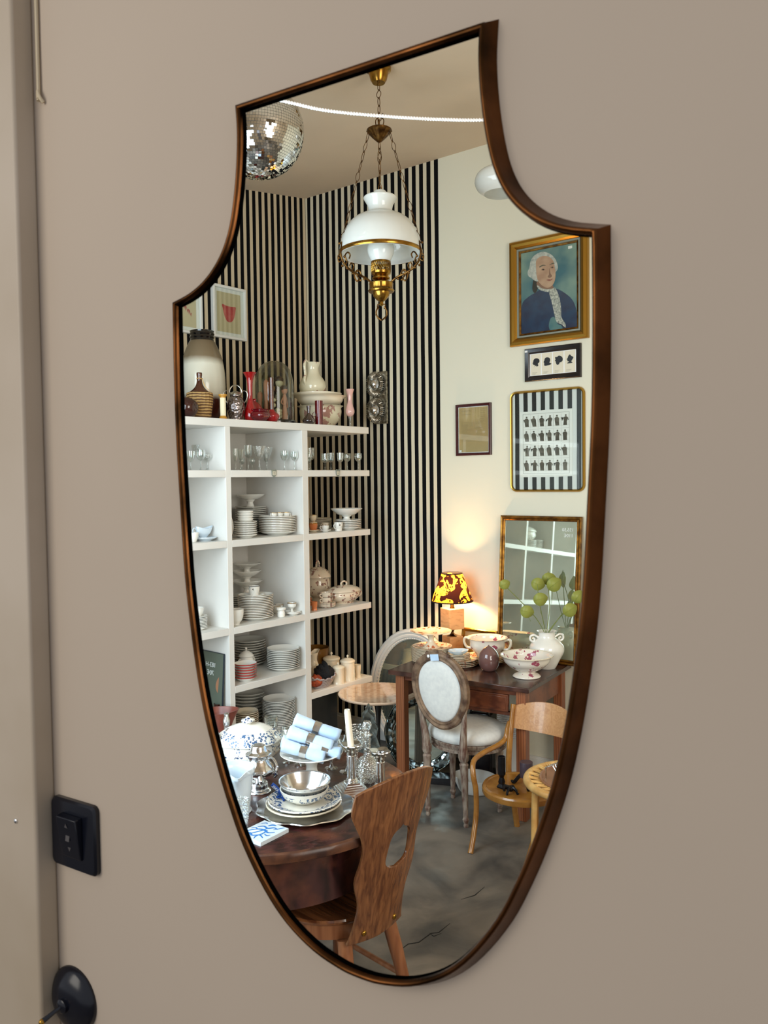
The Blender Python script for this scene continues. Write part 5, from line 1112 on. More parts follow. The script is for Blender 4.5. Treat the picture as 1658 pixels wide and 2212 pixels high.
# small stack with a shell bowl
zt = stack(4, 0.082, (0.432,4.515,0.695), 0, 0.009, 'side_plate', 'rust-flowered side plate, @ in the low front stack', 'plate', 'rust-flowered side plates', 'orange_floral', 'gilt_dark', h=0.012)
zt = stack(4, 0.062, (0.412,4.528,zt), 0, 0.008, 'saucer', 'small cream saucer, @ in the stack under the white shell dish', 'saucer', 'saucers under the shell dish', 'cream_china', 'gilt_dark', h=0.011)
t = thing('shell_dish', 'white shell-shaped dish on the small saucers', 'dish', (0.408,4.530,zt), 0.3)
MB().lathe(hollow([(0.026,0),(0.034,0.004),(0.052,0.016),(0.060,0.026)], 0.003, 5), 48, sx=1.0, sy=0.8, flute=(8,0.06,0.006,0.03)).build('body', 'bluewhite', t)
one(MB().lathe([(p[0],p[1]) for p in cr([(0.0,0.0,0),(0.030,0.0,0),(0.050,0.022,0),(0.058,0.058,0),(0.050,0.095,0),(0.030,0.122,0),(0.012,0.133,0),(0.005,0.138,0),(0,0.143,0)],5)], 48), 'egg_vase', 'aubergine', 'glossy mauve-brown egg-shaped vase at the desk front', 'vase', (0.564,4.400,0.695))
t = thing('footed_bowl', 'white footed bowl with wine-red flowers at the front right of the desk', 'bowl', (0.745,4.255,0.695))
MB().lathe(hollow([(0.070,0),(0.074,0.005),(0.064,0.014),(0.044,0.024),(0.046,0.030),(0.085,0.050),(0.116,0.078),(0.128,0.104),(0.138,0.116)], 0.004, 5), 56).build('body', 'pink_floral', t)
MB().lathe([(0.1385,0.114),(0.1400,0.117),(0.1385,0.1195),(0.1345,0.119),(0.135,0.117),(0.1385,0.114)], 96, flute=(40,0.010,0.1,0.13)).build('rim_band', 'cream_china', t)
# white jar with branches
VX, VY = 0.890, 4.445
t = thing('white_jar', 'white two-eared jar holding leafy branches, right end of the desk', 'vase', (VX,VY,0.695), R(8))
MB().lathe(hollow([(0.046,0),(0.050,0.006),(0.070,0.045),(0.094,0.095),(0.090,0.130),(0.064,0.158),(0.047,0.172),(0.046,0.196),(0.056,0.206)], 0.004, 5), 48).build('body', 'porcelain', t)
for s_ in (-1, 1):
    MB().tube(cr([(s_*0.048,0,0.172),(s_*0.072,0,0.186),(s_*0.092,0,0.180),(s_*0.094,0,0.160),(s_*0.076,0,0.150),(s_*0.070,0,0.164),(s_*0.082,0,0.170)],5), 0.006, 8).build('handle', 'porcelain', t)
def at(px, py, Y): return ((px-829)/1750*Y, Y, 1.75-(py-1032)/1750*Y)
LV = [(1087,1264,4.42,19,0.4),(1159,1263,4.46,24,-0.3),(1182,1253,4.50,24,0.3),(1194,1266,4.44,27,0.6),(1164,1297,4.40,25,0.2),(1135,1323,4.36,24,-0.2),(1228,1322,4.36,26,0.5),(1246,1294,4.40,24,0.9)]
paths = {0:[(0,0,0.10),(-0.06,-0.03,0.27)],}
for bi, (idx, mid) in enumerate([((0,5), (1150,1330)), ((1,4), (1165,1310)), ((2,3), (1186,1310)), ((6,), (1210,1335)), ((7,), (1222,1318))]):
    b = thing('leafy_branch', ['thin branch reaching far left with yellow-green round leaves', 'upright branch with two pale green leaves left of the tallest', 'tallest upright branch with two overlapping leaves at its tip', 'low branch leaning right with one broad leaf', 'branch at the far right with a leaf cut off by the frame'][bi], 'branch', (VX,VY,0.83), 0, 'branches in the white jar')
    tip = at(*LV[idx[0]][:3]); md = at(mid[0], mid[1], 4.45)
    pts = [(0,0,0),(0.006*(bi-2),0,0.06),(md[0]-VX,md[1]-VY,md[2]-0.83),(tip[0]-VX,tip[1]-VY,tip[2]-0.83)]
    if bi == 2: pts.append((pts[-1][0]+0.004, pts[-1][1], pts[-1][2]+0.045))
    MB().tube(cr(pts, 6), [0.0028]+[0.0022]*(len(cr(pts,6))-2)+[0.0012], 6).build('stem', 'stem', b)
    for li in idx:
        px, py, Y, sz, ro = LV[li]; p = at(px, py, Y); rr_ = sz/1750*Y*0.56
        m = MB(); vs = [(0,0,0)]; K = 18
        for k in range(K):
            a = 2*PI*k/K; rad = rr_*(1+0.10*math.cos(a)+0.22*max(0, math.cos(a))**12); vs.append((rad*math.cos(a)*1.04, 0.18*rr_*math.cos(2*a), rad*math.sin(a)*1.04))
        m.add(vs, [(0,k+1,(k+1) % K+1) for k in range(K)])
        m.tube([(-rr_*0.9,0.0,0),(0,-0.001,0),(rr_*0.95,0,0)], 0.0009, 5)
        for v_i in range(len(m.v)):
            x, y, z = m.v[v_i]; c, s_ = math.cos(ro), math.sin(ro); m.v[v_i] = (p[0]-VX + x*c - z*s_, p[1]-VY + y, p[2]-0.83 + x*s_ + z*c)
        o = m.build('leaf', 'leaf', b); sd = o.modifiers.new('s', 'SOLIDIFY'); sd.thickness = 0.0006
        if li != idx[0]:
            MB().tube([(p[0]-VX,p[1]-VY,p[2]-0.83), ((p[0]-VX)*0.75,(p[1]-VY)*0.5,(p[2]-0.83)*0.68)], 0.0012, 5).build('leaf_stalk', 'stem', b)
# antique mirror standing on the desk
W5, H5 = 0.508, 0.832
t = thing('antique_mirror', 'tall rectangular mirror in a narrow brown-gold frame leaning on the desk', 'mirror', RW(1.812, 0.072, 0.696), RZR)
frame_box(MB(), W5, H5, [(0,-0.004),(0,0.016),(0.005,0.021),(0.012,0.019),(0.016,0.014),(0.022,0.017),(0.027,0.013),(0.030,0.004)]).build('frame', 'gilt_dark', t, ang=20)
MB().box((0,0.002,H5/2), (W5-0.01,0.004,H5-0.01)).build('backing', 'desk_wood', t)
MB().box((0,-0.004,H5/2), (W5-0.056,0.004,H5-0.056)).build('mirror_glass', 'looking_glass', t)
lettering('155,50', 0.026, 'chalk', t, Matrix.Translation((0.172,-0.0066,H5-0.075)) @ Matrix.Rotation(R(90), 4, 'X'), 'chalk_number')
lettering('110€', 0.026, 'chalk', t, Matrix.Translation((0.176,-0.0066,H5-0.108)) @ Matrix.Rotation(R(90), 4, 'X'), 'chalk_price')
t.rotation_euler = (R(-4.0), 0, RZR)
# big oval mirror with a white frame and an etched glass mirror on the floor
def oval(cx, cz, rx, rz_, n=64): return [(cx+rx*math.cos(2*PI*k/n), cz+rz_*math.sin(2*PI*k/n)) for k in range(n)]
t = thing('oval_mirror', 'big white-framed oval mirror leaning on the wall behind the desk', 'mirror', RW(0.915, 0.10, 0.0), RZR)
m = MB(); n = 64; vs = []
for d, hgt in [(0,0),(0,0.02),(0.008,0.032),(0.022,0.036),(0.034,0.026),(0.040,0.030),(0.052,0.026),(0.058,0.016),(0.064,0.018),(0.070,0.010)]: vs += [(p[0], -hgt, p[1]) for p in oval(0,0.395,0.335-d,0.390-d,n)]
m.add(vs, [(i*n+k, i*n+(k+1) % n, (i+1)*n+(k+1) % n, (i+1)*n+k) for i in range(9) for k in range(n)])
for k in range(90):
    a = 2*PI*k/90; m.ball((0.272*math.cos(a), -0.020, 0.395+0.327*math.sin(a)), 0.0045, seg=8, rings=5)
m.build('frame', 'white_paint', t, ang=30)
flat(MB(), oval(0,0.395,0.268,0.323), -0.006, 0.003).build('mirror_glass', 'looking_glass', t); t.rotation_euler = (R(-7), 0, RZR)
t = thing('etched_mirror', 'round grey mirror with etched glass border standing under the desk', 'mirror', (0.205,4.72,0.0), R(-12))
flat(MB(), oval(0,0.30,0.19,0.20), -0.010, 0.004).build('mirror_glass', 'looking_glass', t)
m = MB(); vs = []; n = 72
for q, hgt in ((1.0,0.012),(1.16,0.022),(1.34,0.022),(1.44,0.008)): vs += [(0.19*math.cos(2*PI*k/n)*q*(1+(0.02*math.cos(8*2*PI*k/n) if q > 1.3 else 0)), -hgt, 0.30+0.205*math.sin(2*PI*k/n)*q*(1+(0.02*math.cos(8*2*PI*k/n) if q > 1.3 else 0))) for k in range(n)]
m.add(vs, [(i*n+k, i*n+(k+1) % n, (i+1)*n+(k+1) % n, (i+1)*n+k) for i in range(3) for k in range(n)]); m.build('etched_border', 'etched_mirror', t, ang=15)
m = MB()
for q in (1.02, 1.40): m.tube([(0.19*math.cos(2*PI*k/n)*q, -0.022, 0.30+0.205*math.sin(2*PI*k/n)*q) for k in range(n)], 0.005, 6, True)
for k in range(8):
    a = 2*PI*(k+0.5)/8; c = Vector((0.19*1.2*math.cos(a), -0.026, 0.30+0.205*1.2*math.sin(a)))
    for j in range(5):
        b_ = a + (j-2)*0.5; m.tube([c, c+Vector((0.028*math.cos(b_),-0.003,0.028*math.sin(b_))), c+Vector((0.040*math.cos(b_),0.0,0.040*math.sin(b_)))], [0.002,0.005,0.001], 6)
m.build('glass_rods', 'etched_mirror', t); t.rotation_euler = (R(-5), 0, R(-12)); t.scale = (0.82,0.82,0.82)
m = MB().add([(-0.05,0,0),(0.05,0,0),(0.05,0,0.09),(0.0,0,0.20),(-0.05,0,0.09)], [(0,1,2,3,4)])
t = thing('venetian_ornament', 'tall pointed glass ornament with scalloped edges behind the decanter', 'ornament', (-0.098,4.40,0.0), R(-5))
m = MB(); prof = [(0.0,0.525),(0.014,0.505),(0.012,0.49),(0.035,0.47),(0.030,0.43),(0.050,0.39),(0.042,0.34),(0.060,0.29),(0.050,0.22),(0.066,0.14),(0.060,0.0)]
pts = [(a, b) for a, b in prof] + [(-a, b) for a, b in prof[::-1][:-1]]; flat(m, pts, 0, 0.012).build('glass_panel', 'etched_mirror', t)
m = MB(); m.tube([(p[0], -0.014, p[1]) for p in pts], 0.004, 6).build('edge_rods', 'etched_mirror', t)
one(MB().box((0,0,0.02), (0.42,0.10,0.04)), 'black_box', 'frame_black', 'flat black box lying on the floor under the desk', 'box', (0.26,4.62,0.0), R(-14), bev=0.003)
t = thing('silver_case', 'white and silver ribbed case standing under the desk beside a black one', 'case', DK(0.50,0.53,0), RZD)
MB().box((0,0,0.20), (0.13,0.10,0.40)).build('body', 'white_paint', t, bev=0.004)
m = MB()
for z in range(11): m.box((0,-0.052,0.27+z*0.012), (0.12,0.004,0.005))
m.build('ribs', 'silver', t)
t = thing('black_case', 'glossy black case with a shoulder strap under the desk', 'case', DK(0.33,0.53,0), RZD)
MB().box((0,0,0.19), (0.14,0.10,0.38), top=0.9).build('body', 'frame_black', t, bev=0.01); MB().tube(cr([(-0.06,-0.055,0.37),(-0.03,-0.07,0.43),(0.03,-0.07,0.43),(0.07,-0.055,0.36)],5), 0.006, 8).build('strap', 'black_iron', t)

t = thing('white_basin', 'low white oval basin on the floor under the desk, behind the chair', 'basin', (0.49,4.46,0.0), RZD)
MB().lathe(hollow([(0.08,0),(0.095,0.01),(0.118,0.06),(0.126,0.09)], 0.005, 4), 48, sy=0.8).build('body', 'white_paint', t)
# ---------------------------------------------------------------- marble side table
t = thing('marble_table', 'small round pinkish marble table on a black trumpet foot', 'table', (-0.048,4.71,0.0))
MB().lathe([(0,0.482),(0.222,0.482),(0.232,0.488),(0.235,0.496),(0.232,0.500),(0,0.500)], 72).build('tabletop', 'marble', t, ang=25)
MB().lathe([(p[0],p[1]) for p in cr([(0.15,0,0),(0.14,0.008,0),(0.07,0.03,0),(0.022,0.09,0),(0.010,0.20,0),(0.012,0.32,0),(0.024,0.43,0),(0.05,0.482,0),(0,0.482,0)],4)], 40).build('pedestal', 'black_glaze', t)

# ---------------------------------------------------------------- medallion chair
t = thing('medallion_chair', 'worn carved chair with an oval linen back and padded white seat, tag on top', 'chair', (0.375,4.163,0.0), math.atan2(-0.65, 0.76))
def turned_leg(x, y, h, name='leg', splay=(0,0)):
    m = MB(); pr = [(0,0),(0.011,0),(0.013,0.008),(0.010,0.018),(0.015,0.030),(0.017,0.040),(0.012,0.050),(0.0125,0.055),(0.021,h*0.82),(0.023,h*0.85),(0.017,h*0.88),(0.024,h*0.91),(0.024,h*0.93),(0.026,h*0.94),(0.026,h),(0,h)]
    m.lathe(pr, 40, flute=(10,0.09,0.056,h*0.80))
    for i, v in enumerate(m.v): m.v[i] = (x+v[0]+splay[0]*(1-v[2]/h), y+v[1]+splay[1]*(1-v[2]/h), v[2])
    return m.build(name, 'distressed', t)
for x in (-0.15, 0.15): turned_leg(x, 0.150, 0.375)
for x in (-0.115, 0.115): turned_leg(x, -0.124, 0.375, splay=(0.005*(1 if x > 0 else -1), 0.010))
def seat_out(r): return [(r*math.cos(a)*(1.0+0.04*math.sin(a)), 0.078+r*0.87*math.sin(a)) for a in [k*2*PI/56 for k in range(56)]]
def ringstack(lv): # lv = [(scale radius, z)]
    m = MB(); vs = []; n = 56
    for r_, z in lv: vs += [(p[0], p[1], z) for p in seat_out(r_)]
    fs = [(i*n+k, i*n+(k+1) % n, (i+1)*n+(k+1) % n, (i+1)*n+k) for i in range(len(lv)-1) for k in range(n)] + [tuple(range(n))[::-1], tuple((len(lv)-1)*n+k for k in range(n))]
    return m.add(vs, fs)
ringstack([(0.196,0.350),(0.206,0.352),(0.206,0.362),(0.198,0.366),(0.205,0.376),(0.210,0.392),(0.200,0.398)]).build('seat_rail', 'distressed', t)
ringstack([(0.198,0.396),(0.214,0.402),(0.220,0.425),(0.212,0.446),(0.190,0.460),(0.13,0.472),(0.06,0.477),(0.01,0.478)]).build('seat_cushion', 'linen', t, ang=60)
def bk(x, z, y=0.0): # back plane leaning away from the sitter
    return (x, -0.130 - (z-0.42)*0.10 + y, z)
ZC = 0.680
n = 64; vs = []; m = MB()
for d, hgt in [(0,0.0),(0.0,0.014),(0.010,0.020),(0.024,0.016),(0.032,0.020),(0.040,0.012),(0.042,0.0)]:
    vs += [bk((0.172-d)*math.cos(2*PI*k/n)*(1+0.10*math.sin(2*PI*k/n)), ZC+(0.200-d)*math.sin(2*PI*k/n), -hgt) for k in range(n)]
NS = 7
for d, hgt in [(0.042,0.0),(0.040,-0.014),(0.02,-0.018),(0,-0.012)]:
    vs += [bk((0.172-d)*math.cos(2*PI*k/n)*(1+0.10*math.sin(2*PI*k/n)), ZC+(0.200-d)*math.sin(2*PI*k/n), -hgt) for k in range(n)]
m.add(vs, [(i*n+k, i*n+(k+1) % n, ((i+1) % 11)*n+(k+1) % n, ((i+1) % 11)*n+k) for i in range(11) for k in range(n)])
rn = random.Random(2)
for k in range(15):
    a = PI/2 + (k-7)*0.055; m.ball(bk(0.176*math.cos(a), ZC+0.203*math.sin(a), -0.004), 0.008+0.003*rn.random(), seg=8, rings=6)
m.build('back_frame', 'distressed_dark', t, ang=40)
m = MB(); vs = [bk(0,ZC,-0.014)] ; K = 64
for q in (0.5, 0.9, 1.0): vs += [bk(0.134*q*math.cos(2*PI*k/K)*(1+0.10*math.sin(2*PI*k/K)), ZC+0.162*q*math.sin(2*PI*k/K), -0.014 if q < 1 else -0.006) for k in range(K)]
vs += [bk(0.134*math.cos(2*PI*k/K)*(1+0.10*math.sin(2*PI*k/K)), ZC+0.162*math.sin(2*PI*k/K), 0.010) for k in range(K)] + [bk(0,ZC,0.024)]
m.add(vs, [(0,k+1,(k+1) % K+1) for k in range(K)] + [(1+i*K+k, 1+i*K+(k+1) % K, 1+(i+1)*K+(k+1) % K, 1+(i+1)*K+k) for i in range(3) for k in range(K)] + [(1+3*K+k, 1+3*K+(k+1) % K, 1+4*K) for k in range(K)])
m.build('back_panel', 'linen', t, ang=60)
for s_ in (-1, 1):
    MB().tube(cr([(s_*0.116,-0.126,0.350),(s_*0.118,-0.130,0.42),bk(s_*0.128,0.50),bk(s_*0.140,0.58),bk(s_*0.156,0.66)],5), [0.024,0.024,0.023,0.022,0.021,0.020,0.019,0.018,0.018,0.017,0.016,0.015,0.014,0.013,0.012,0.011,0.010,0.009,0.008,0.007,0.006], 10).build('back_post', 'distressed', t)
tg = MB(); tg.M = Matrix.Translation(bk(-0.005,ZC+0.176,-0.024)) @ Matrix.Rotation(R(-9),4,'Y'); tg.box((0,0,0), (0.052,0.0015,0.032)).build('price_tag', 'napkin', t)
MB().ball(bk(-0.044,ZC+0.178,-0.024), 0.008, (1,0.4,1)).build('tag_eyelet', 'paper_white', t)

# ---------------------------------------------------------------- bentwood child's armchair
BX, BY = 0.636, 3.794
t = thing('bentwood_armchair', 'low honey-coloured bentwood armchair with a patterned plywood back', 'chair', (BX,BY,0.0), math.atan2(-0.77,-0.64)-PI/2)
SR = 0.186; SZ = 0.288
MB().lathe([(0,SZ-0.030),(SR-0.03,SZ-0.030),(SR-0.028,SZ-0.034),(SR-0.003,SZ-0.033),(SR,SZ-0.026),(SR,SZ-0.008),(SR-0.005,SZ),(SR-0.018,SZ+0.001),(SR-0.022,SZ-0.003),(0,SZ-0.004)], 64).build('seat', 'bent_wood', t, ang=30)
for s_ in (-1, 1):
    MB().tube(cr([(s_*0.125,-0.17,0.0),(s_*0.135,-0.150,0.15),(s_*0.150,-0.135,0.285),(s_*0.160,-0.170,0.46),(s_*0.162,-0.205,0.605)],6), [0.015]*20+[0.013]*5, 12).build('back_post', 'bent_wood', t)
    MB().tube(cr([(s_*0.170,-0.182,0.520),(s_*0.178,-0.176,0.495),(s_*0.182,-0.160,0.440),(s_*0.190,-0.11,0.418),(s_*0.194,0.03,0.412),(s_*0.190,0.120,0.395),(s_*0.172,0.150,0.34),(s_*0.160,0.148,0.27),(s_*0.158,0.150,0.16),(s_*0.150,0.185,0.07),(s_*0.142,0.225,0.0)],6), [0.011]*8+[0.013]*52+[0.014], 12, flat=1.0).build('arm_and_leg', 'bent_wood', t)
m = MB(); K = 16; vs = []
for th in (0, 0.008):
    for iz in range(9):
        for k in range(K+1):
            q = k/K*2-1; top = 0.598+0.026*(1-q*q); bot = 0.482+0.012*q*q-0.004; z = bot+(top-bot)*iz/8
            vs.append((q*0.158, -0.205+0.02-(z-0.5)*0.25-0.050*(1-q*q)-th, z))
N1 = 9*(K+1)
for s0, rev in ((0, False), (N1, True)):
    for iz in range(8):
        for k in range(K):
            a = s0+iz*(K+1)+k; f = (a, a+1, a+K+2, a+K+1); m.f.append(list(f)); m.m.append(0)
m.v = vs
def edge(idx):
    for a, b in zip(idx[:-1], idx[1:]): m.f.append([a, b, b+N1, a+N1]); m.m.append(0)
edge(list(range(K+1))); edge([8*(K+1)+k for k in range(K+1)]); edge([iz*(K+1) for iz in range(9)]); edge([iz*(K+1)+K for iz in range(9)])
m.build('backrest', 'bent_back', t, ang=40)
# iron candle holders on its seat
def BW(x, y, z=SZ-0.004):
    a = math.atan2(-0.77,-0.64)-PI/2; return (BX+x*math.cos(a)-y*math.sin(a), BY+x*math.sin(a)+y*math.cos(a), z)
t = thing('candle_holder', 'slim black clawed candle holder standing on the bentwood seat', 'candle holder', BW(0.062,0.075))
MB().lathe([(0,0.05),(0.010,0.05),(0.013,0.06),(0.018,0.066),(0.018,0.150),(0.015,0.152),(0.015,0.09),(0,0.09)], 24).lathe([(0,0),(0.018,0),(0.020,0.008),(0.012,0.02),(0.014,0.03),(0.010,0.05),(0,0.05)], 12, flute=(4,0.2,-0.01,0.03)).build('body', 'black_iron', t)
t = thing('candle_holder', 'plum-grey candle cylinder on a black claw foot on the bentwood seat', 'candle holder', BW(-0.018,-0.015))
MB().lathe([(0,0.045),(0.030,0.045),(0.031,0.115),(0.030,0.117),(0,0.117)], 28).build('cylinder', 'plum_iron', t)
m = MB()
for k in range(3):
    a = k*2*PI/3+0.5; c, s_ = math.cos(a), math.sin(a)
    m.tube(cr([(0,0,0.05),(0.03*c,0.03*s_,0.045),(0.052*c,0.052*s_,0.020),(0.062*c,0.062*s_,0.008),(0.078*c,0.078*s_,0.014)],4), [0.010]*5+[0.009]*5+[0.008]*5+[0.005,0.003], 8)
m.build('claw_foot', 'black_iron', t)
t = thing('candle_holder', 'black clawed candle holder lying at the front of the bentwood seat', 'candle holder', BW(-0.005,0.105), 0.6)
m = MB()
for k in range(4):
    a = k*PI/2+0.3; c, s_ = math.cos(a), math.sin(a)
    m.tube(cr([(0,0,0.020),(0.014*c,0.014*s_,0.028),(0.030*c,0.030*s_,0.016),(0.034*c,0.034*s_,0.006),(0.043*c,0.043*s_,0.008)],4), [0.007]*8+[0.006]*6+[0.004,0.003,0.002], 8)
m.ball((0,0,0.022), 0.015).tube([(0.0,0,0.024),(-0.030,0.012,0.034)], [0.010,0.012], 12)
m.build('body', 'black_iron', t)
t = thing('candle_holder', 'black iron bracket lying behind the plum cylinder on the bentwood seat', 'candle holder', BW(-0.085,-0.03))
MB().lathe(hollow([(0.012,0),(0.020,0.02),(0.026,0.06),(0.034,0.085)], 0.003), 20).build('body', 'black_iron', t)

# ---------------------------------------------------------------- rattan stool with tray
t = thing('rattan_stool', 'round golden rattan stool with woven loops and a wooden tray top, at the right edge', 'stool', (0.775,3.245,0.0))
RS, RZ_ = 0.205, 0.512
MB().tube([(RS*math.cos(a),RS*math.sin(a),RZ_) for a in [k*2*PI/64 for k in range(64)]], 0.0165, 12, True).build('rim', 'rattan', t)
m = MB()
for k in range(26):
    a = k*2*PI/26; m.tube([( (RS-0.006)*math.cos(a+q*0.10), (RS-0.006)*math.sin(a+q*0.10), RZ_+0.014) if abs(q) > 0.9 else ((RS-0.055)*math.cos(a+q*0.10), (RS-0.055)*math.sin(a+q*0.10), RZ_+0.004) for q in (-1,-0.6,0,0.6,1)], 0.0045, 6)
m.build('loops', 'rattan', t)
MB().tube([((RS-0.058)*math.cos(a),(RS-0.058)*math.sin(a),RZ_+0.002) for a in [k*2*PI/48 for k in range(48)]], 0.006, 8, True).build('inner_ring', 'rattan', t)
MB().lathe([(0,RZ_+0.004),(0.150,RZ_+0.004),(0.156,RZ_+0.012),(0.154,RZ_+0.018),(0.148,RZ_+0.016),(0.145,RZ_+0.012),(0,RZ_+0.012)], 56).build('tray', 'tray_wood', t)
for a in (R(190), R(280), R(10), R(100)): MB().tube(cr([((RS-0.02)*math.cos(a),(RS-0.02)*math.sin(a),RZ_-0.01),((RS-0.015)*math.cos(a),(RS-0.015)*math.sin(a),0.30),((RS-0.01)*math.cos(a),(RS-0.01)*math.sin(a),0.0)],5), 0.0125, 10).build('leg', 'rattan', t)
MB().tube([(0.17*math.cos(a),0.17*math.sin(a),0.20) for a in [k*2*PI/48 for k in range(48)]], 0.008, 8, True).build('brace_ring', 'rattan', t)
MB().tube(cr([(-0.02,0.200,RZ_+0.01),(0.02,0.205,RZ_+0.06),(0.05,0.20,RZ_+0.15),(0.16,0.15,RZ_+0.20),(0.20,0.04,RZ_+0.19)],6), 0.014, 10).build('back_loop', 'rattan', t)
one(MB().tube(cr([(0,0,0),(0.012,-0.004,0.010),(0.024,0.003,0.004),(0.034,-0.004,0.012),(0.045,0,0.0)],5), 0.004, 8).tube(cr([(0.006,0,0.005),(-0.004,-0.003,0.03),(0.002,0,0.055)],4), 0.004, 8), 'string', 'paper_white', 'white string tied round the rattan back loop', 'string', (0.770,3.435,RZ_+0.085), R(0))
t = thing('silver_toast_rack', 'small silver wire rack on little feet on the rattan tray', 'rack', (0.668,3.225,RZ_+0.0125), R(35))
m = MB()
for k in range(7): m.tube(cr([(k*0.014-0.01,-0.03,0.045),(k*0.014-0.006,0,0.066),(k*0.014-0.002,0.03,0.050)],4), 0.0018, 6)
for y in (-0.03, 0.03): m.tube([(-0.012,y,0.042 if y < 0 else 0.048),(0.09,y,0.045)], 0.003, 6)
m.build('wires', 'silver', t)
for x in (-0.008, 0.085):
    for y in (-0.03, 0.03): MB().tube([(x,y,0.045),(x,y,0.0)], [0.003,0.0018], 6).build('foot', 'silver_old', t)
# ---------------------------------------------------------------- round dining table
TX, TY, TR, TZ = -0.378, 2.605, 0.462, 0.74
t = thing('round_table', 'round dark-stained old wooden table with a worn edge, set with silver', 'table', (TX,TY,0.0), R(20))
m = MB(); pr = [(0,TZ-0.034),(TR-0.012,TZ-0.034),(TR-0.002,TZ-0.028),(TR,TZ-0.014),(TR-0.003,TZ-0.004),(TR-0.010,TZ),(0,TZ)]
m.lathe(pr, 120, mats={1:1,2:1,3:1,4:1}); rn = random.Random(8)
nz = [rn.uniform(-0.0022,0.0016) for _ in range(120)]; nz = [(nz[i-1]+2*nz[i]+nz[(i+1) % 120])/4 for i in range(120)]
for i in range(120, 600):
    x, y, z = m.v[i]; k = i % 120; r_ = math.hypot(x, y); f = (r_+nz[k])/r_; m.v[i] = (x*f, y*f, z)
m.build('tabletop', ['table_dark', 'table_edge'], t, ang=40)
MB().lathe([(0.375,TZ-0.034),(0.375,TZ-0.205),(0.360,TZ-0.205),(0.360,TZ-0.034)], 72).build('apron', 'table_dark', t, ang=30)
MB().lathe([(0,0.02),(0.055,0.02),(0.07,0.06),(0.05,0.16),(0.045,0.30),(0.065,0.42),(0.06,0.55),(0.10,TZ-0.05),(0,TZ-0.05)], 32).build('pedestal', 'table_dark', t)
for k in range(3):
    a = k*2*PI/3+0.9; c, s_ = math.cos(a), math.sin(a)
    MB().tube(cr([(0.03*c,0.03*s_,0.20),(0.13*c,0.13*s_,0.17),(0.24*c,0.24*s_,0.07),(0.30*c,0.30*s_,0.022)],5), [0.03]*5+[0.027]*5+[0.024]*5+[0.02], 10).build('foot', 'table_dark', t)
def TB(x, y, z=0.0): return (x, y, TZ+z)
# blue and white tureen
t = thing('blue_tureen', 'large octagonal blue and white covered tureen at the back of the round table', 'tureen', TB(-0.492,2.845), R(10))
body = hollow([(0.060,0),(0.064,0.004),(0.075,0.018),(0.105,0.042),(0.112,0.066),(0.106,0.086),(0.112,0.092)], 0.004, 4)
MB().lathe(body, 64, sy=0.85, flute=(8,0.025,0.02,0.1)).build('body', 'blue_sparse', t)
L = MB().lathe([(p[0],p[1]) for p in cr([(0.118,0.090,0),(0.120,0.094,0),(0.112,0.104,0),(0.096,0.122,0),(0.060,0.140,0),(0.022,0.148,0),(0,0.149,0)],3)], 64, sy=0.85, flute=(8,0.025,0.0,0.14)).build('lid', 'blue_print', t)
MB().lathe([(0.010,0.146),(0.014,0.152),(0.024,0.158),(0.024,0.163),(0.010,0.168),(0.004,0.174),(0,0.175)], 28).build('lid_knob', 'blue_sparse', L)
for s_ in (-1, 1): MB().tube(cr([(s_*0.108,-0.02,0.07),(s_*0.122,-0.012,0.066),(s_*0.122,0.012,0.066),(s_*0.108,0.02,0.07)],4), 0.006, 8).build('handle', 'porcelain', t)
# silver coffee pot in front of it
t = thing('silver_sugar_urn', 'footed silver urn with bulging body and small feet beside the white jug', 'urn', TB(-0.418,2.600), R(-15))
MB().lathe([(p[0],p[1]) for p in cr([(0.0,0.0,0),(0.036,0.0,0),(0.037,0.006,0),(0.030,0.012,0),(0.028,0.030,0),(0.014,0.036,0),(0.020,0.046,0),(0.044,0.058,0),(0.052,0.074,0),(0.040,0.092,0),(0.031,0.106,0),(0.032,0.116,0),(0.040,0.122,0),(0.041,0.126,0),(0.028,0.134,0),(0.024,0.146,0),(0.019,0.152,0),(0,0.153,0)],5)], 48, flute=(8,0.03,0.05,0.09)).build('body', 'silver', t, ang=25)
MB().tube(cr([(0.044,0,0.066),(0.060,0,0.068),(0.064,0,0.090),(0.050,0,0.112),(0.034,0,0.112)],5), 0.004, 8).build('handle', 'silver', t)
for a in (R(-60), R(20)): MB().tube(cr([(0.046*math.cos(a),0.046*math.sin(a),0.062),(0.056*math.cos(a),0.056*math.sin(a),0.052),(0.050*math.cos(a),0.050*math.sin(a),0.044)],4), [0.007]*5+[0.005]*4, 8).build('scroll_foot', 'silver', t)
t = thing('silver_pot', 'tall plain silver coffee pot at the left end of the round table', 'pot', TB(-0.615,2.79), R(30))
MB().lathe([(p[0],p[1]) for p in cr([(0,0,0),(0.030,0.0,0),(0.031,0.008,0),(0.038,0.04,0),(0.036,0.09,0),(0.028,0.125,0),(0.030,0.132,0),(0.020,0.146,0),(0.008,0.152,0),(0,0.153,0)],4)], 36).build('body', 'silver', t)
MB().tube(cr([(0.034,0,0.05),(0.050,0,0.075),(0.052,0,0.12),(0.066,0,0.14)],4), [0.007]*4+[0.006]*4+[0.004]*5, 8).build('spout', 'silver', t); knob(MB(), 0.152, 0.006).build('lid_knob', 'silver', t)
t = thing('glass_cruet', 'cut glass cruet bottle with silver top beside the coffee pot', 'cruet', TB(-0.585,2.93)); MB().lathe(hollow([(0.026,0),(0.028,0.05),(0.020,0.08),(0.011,0.095),(0.010,0.125)], 0.002), 24).build('body', 'glass_cut', t); MB().lathe([(0,0.12),(0.012,0.12),(0.013,0.135),(0.008,0.15),(0.010,0.16),(0,0.166)], 20).build('stopper', 'silver', t)
